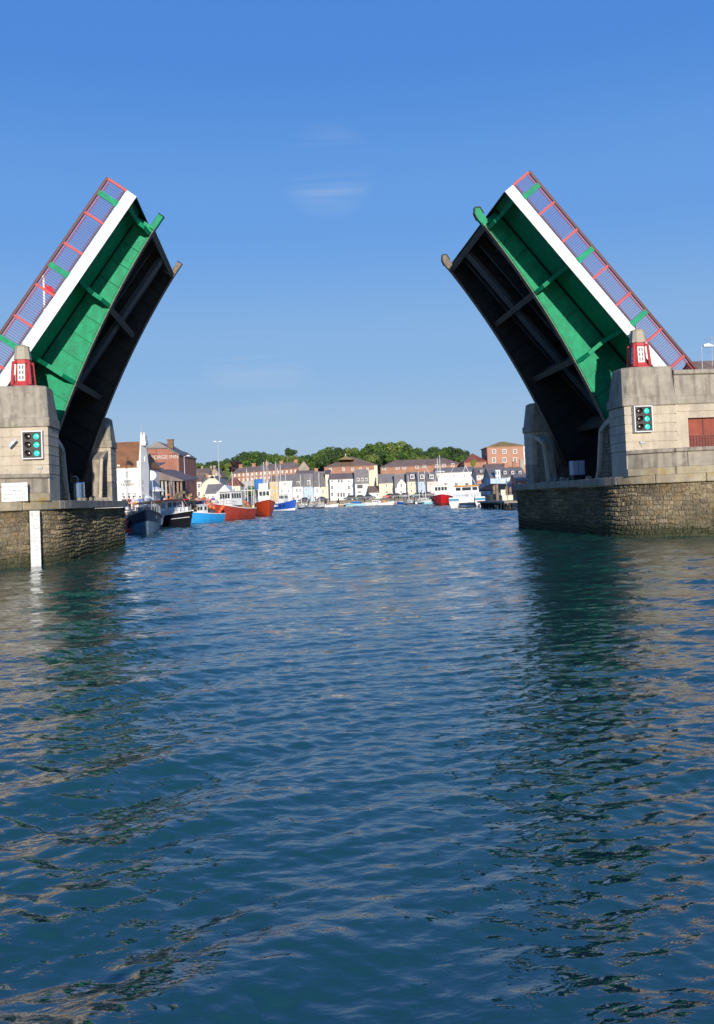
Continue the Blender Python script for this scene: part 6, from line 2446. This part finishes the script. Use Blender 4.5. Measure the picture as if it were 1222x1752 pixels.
def tree_mesh(seed, flat=1.0):
    r = np.random.default_rng(seed)
    blobs = [(np.array([0, 0, 0.0]), 0.62)]
    for i in range(9):
        t = r.uniform(0, 6.28)
        d = r.uniform(0.35, 0.72)
        blobs.append((np.array([d * math.cos(t), d * math.sin(t), r.uniform(-0.35, 0.5) * flat]), r.uniform(0.28, 0.46)))
    verts, faces, cols = [], [], []
    n = 1500
    for i in range(n):
        c, rad = blobs[r.integers(len(blobs))] if i > 250 else blobs[0]
        d = r.normal(size=3)
        d /= np.linalg.norm(d)
        p = c + d * rad * r.uniform(0.72, 1.06) * np.array([1, 1, 0.9 * flat])
        nrm = d + r.normal(size=3) * 0.45
        nrm /= np.linalg.norm(nrm)
        a = np.cross(nrm, r.normal(size=3))
        a /= np.linalg.norm(a)
        b_ = np.cross(nrm, a)
        s_ = r.uniform(0.045, 0.10)
        k = len(verts)
        verts += [p + a * s_, p + b_ * s_ * 0.8 + nrm * 0.02, p - a * s_, p - b_ * s_ * 0.8 - nrm * 0.02]
        faces.append((k, k + 1, k + 2, k + 3))
        v = r.uniform(0.6, 1.5)
        cols += [(v * r.uniform(0.9, 1.15), v, v * 0.9, 1)] * 4
    return verts, faces, cols


TREES = []
for sd in range(5):
    v, f, c = tree_mesh(100 + sd, 0.85 if sd < 4 else 1.15)
    TREES.append((v, f, c))


def mk_crown(idx, m):
    key = 'crown_%d_%s' % (idx, m.name)
    if key in bpy.data.meshes:
        return bpy.data.meshes[key]
    v, f, c = TREES[idx]
    me = bpy.data.meshes.new(key)
    me.from_pydata([tuple(p) for p in v], [], f)
    at_ = me.color_attributes.new('leaf', 'FLOAT_COLOR', 'POINT')
    at_.data.foreach_set('color', np.array(c, np.float32).ravel())
    me.materials.append(m)
    return me


def trunk_mesh():
    if 'trunk_mesh' in bpy.data.meshes:
        return bpy.data.meshes['trunk_mesh']
    g = MB()
    g.tube((0, 0, -1.6), (0, 0, -0.4), 0.075, 0.055, 8)
    for i in range(5):
        t = i * 1.26
        g.tube((0, 0, -0.55), (0.35 * math.cos(t), 0.35 * math.sin(t), 0.15), 0.038, 0.012, 6)
    me = bpy.data.meshes.new('trunk_mesh')
    me.from_pydata(g.v, [], g.f)
    me.materials.append(m_bark)
    return me


ntree = 0


def tree(px, top, rpx, Y, m, label, group, flat=0.85, squash=1.0):
    global ntree
    idx = ntree % 4
    ntree += 1
    s_ = Y / F_PX
    R_ = rpx * s_ * 1.18
    p = at(px, top, Y)
    zc = p[2] - R_ * 0.84 * squash
    gz = hill_z(p[0], Y) if Y > 306 else ZQ
    root = tag(empty('tree', (p[0], Y, gz)), label, 'tree', group)
    cr = bpy.data.objects.new('crown', mk_crown(idx, m))
    COL.objects.link(cr)
    cr.parent = root
    cr.location = (0, 0, zc - gz)
    cr.scale = (R_, R_, R_ * squash)
    cr.rotation_euler = (0, 0, ntree * 1.7)
    tr = bpy.data.objects.new('trunk', trunk_mesh())
    COL.objects.link(tr)
    tr.parent = root
    hz = max(1.0, zc - gz)
    tr.location = (0, 0, zc - gz)
    tr.scale = (R_, R_, max(R_, hz / 1.55))
    return root


G_ = 'trees on the hill behind the town'
TL = {'g': (lm_green, 'dense mid green broadleaf tree on the wooded hill', 'mid green trees on the hill'), 'd': (lm_dark, 'dark green tree on the wooded hill', 'dark green trees on the hill'), 'l': (lm_light, 'light yellowish green tree on the wooded hill', 'light green trees on the hill')}
trs = [(318, 784, 15, 260, 'd'), (330, 789, 15, 270, 'g'), (322, 800, 16, 250, 'd'), (345, 789, 14, 300, 'g'), (360, 785.5, 14, 330, 'd'), (372, 786, 12, 350, 'g'), (383, 789, 12, 360, 'l'),
       (392, 781, 13, 380, 'd'), (408, 777, 13, 400, 'd'), (424, 768, 17, 410, 'd'), (440, 770, 15, 405, 'g'), (456, 769.5, 15, 400, 'd'), (470, 773, 13, 395, 'g'), (482, 775, 14, 400, 'l'), (500, 777, 14, 395, 'l'), (517, 778, 12, 400, 'g'),
       (528, 775, 13, 410, 'd'), (541, 772, 14, 400, 'g'), (556, 762, 17, 405, 'g'), (570, 768, 16, 395, 'd'), (584, 761.5, 16, 410, 'd'), (600, 762, 15, 410, 'l'), (614, 765, 15, 400, 'g'), (628, 761, 16, 405, 'd'),
       (640, 755, 18, 410, 'g'), (658, 751.5, 20, 415, 'g'), (676, 751.5, 19, 410, 'l'), (694, 757, 17, 410, 'd'), (710, 762, 16, 405, 'g'), (722, 768, 13, 395, 'd'), (650, 768, 17, 390, 'd'), (680, 768, 18, 390, 'g'), (605, 777, 15, 385, 'd'), (575, 782, 15, 380, 'g'),
       (742, 761.5, 14, 430, 'd'), (757, 763, 13, 430, 'g'), (734, 771, 12, 410, 'g'), (770, 761, 13, 430, 'd'), (785, 763.5, 13, 425, 'd'), (796, 769, 9, 420, 'd'), (550, 780, 14, 375, 'd'), (445, 783, 14, 385, 'd'), (424, 784, 14, 385, 'g'), (470, 785, 14, 380, 'g'), (495, 787, 13, 380, 'g'), (530, 788, 12, 375, 'g'), (700, 776, 14, 385, 'g'), (630, 778, 14, 385, 'g')]
for px, top, rp, Y, k in trs:
    m, lb, gp = TL[k]
    tree(px, top, rp, Y, m, lb, gp)
for k_, px_ in enumerate((560, 577, 596, 615, 634, 652, 668, 686, 703, 720, 738, 756, 774, 790)):
    m, lb, gp = TL['dgdgl'[k_ % 5]]
    tree(px_, 774 + (k_ * 7) % 6 - (4 if 620 < px_ < 710 else 0), 13, 352 + (k_ * 5) % 9, m, lb, gp)
tree(402, 786, 15, 368, lm_purple, 'dark purple leaved tree above the left end of the brick terrace', None)
tree(497, 763.5, 11, 440, lm_dark, 'dark round topped tree standing alone above the skyline', None)
tree(388, 802, 11, 300, lm_light, 'yellowish green tree left of the brick terrace end', None)
tree(430, 828, 13, 300, lm_green, 'green bush like tree in front of the grey garden wall', None)
tree(551, 803, 9, 340, lm_purple, 'dark purple tree beside the brick warehouse gable', None)
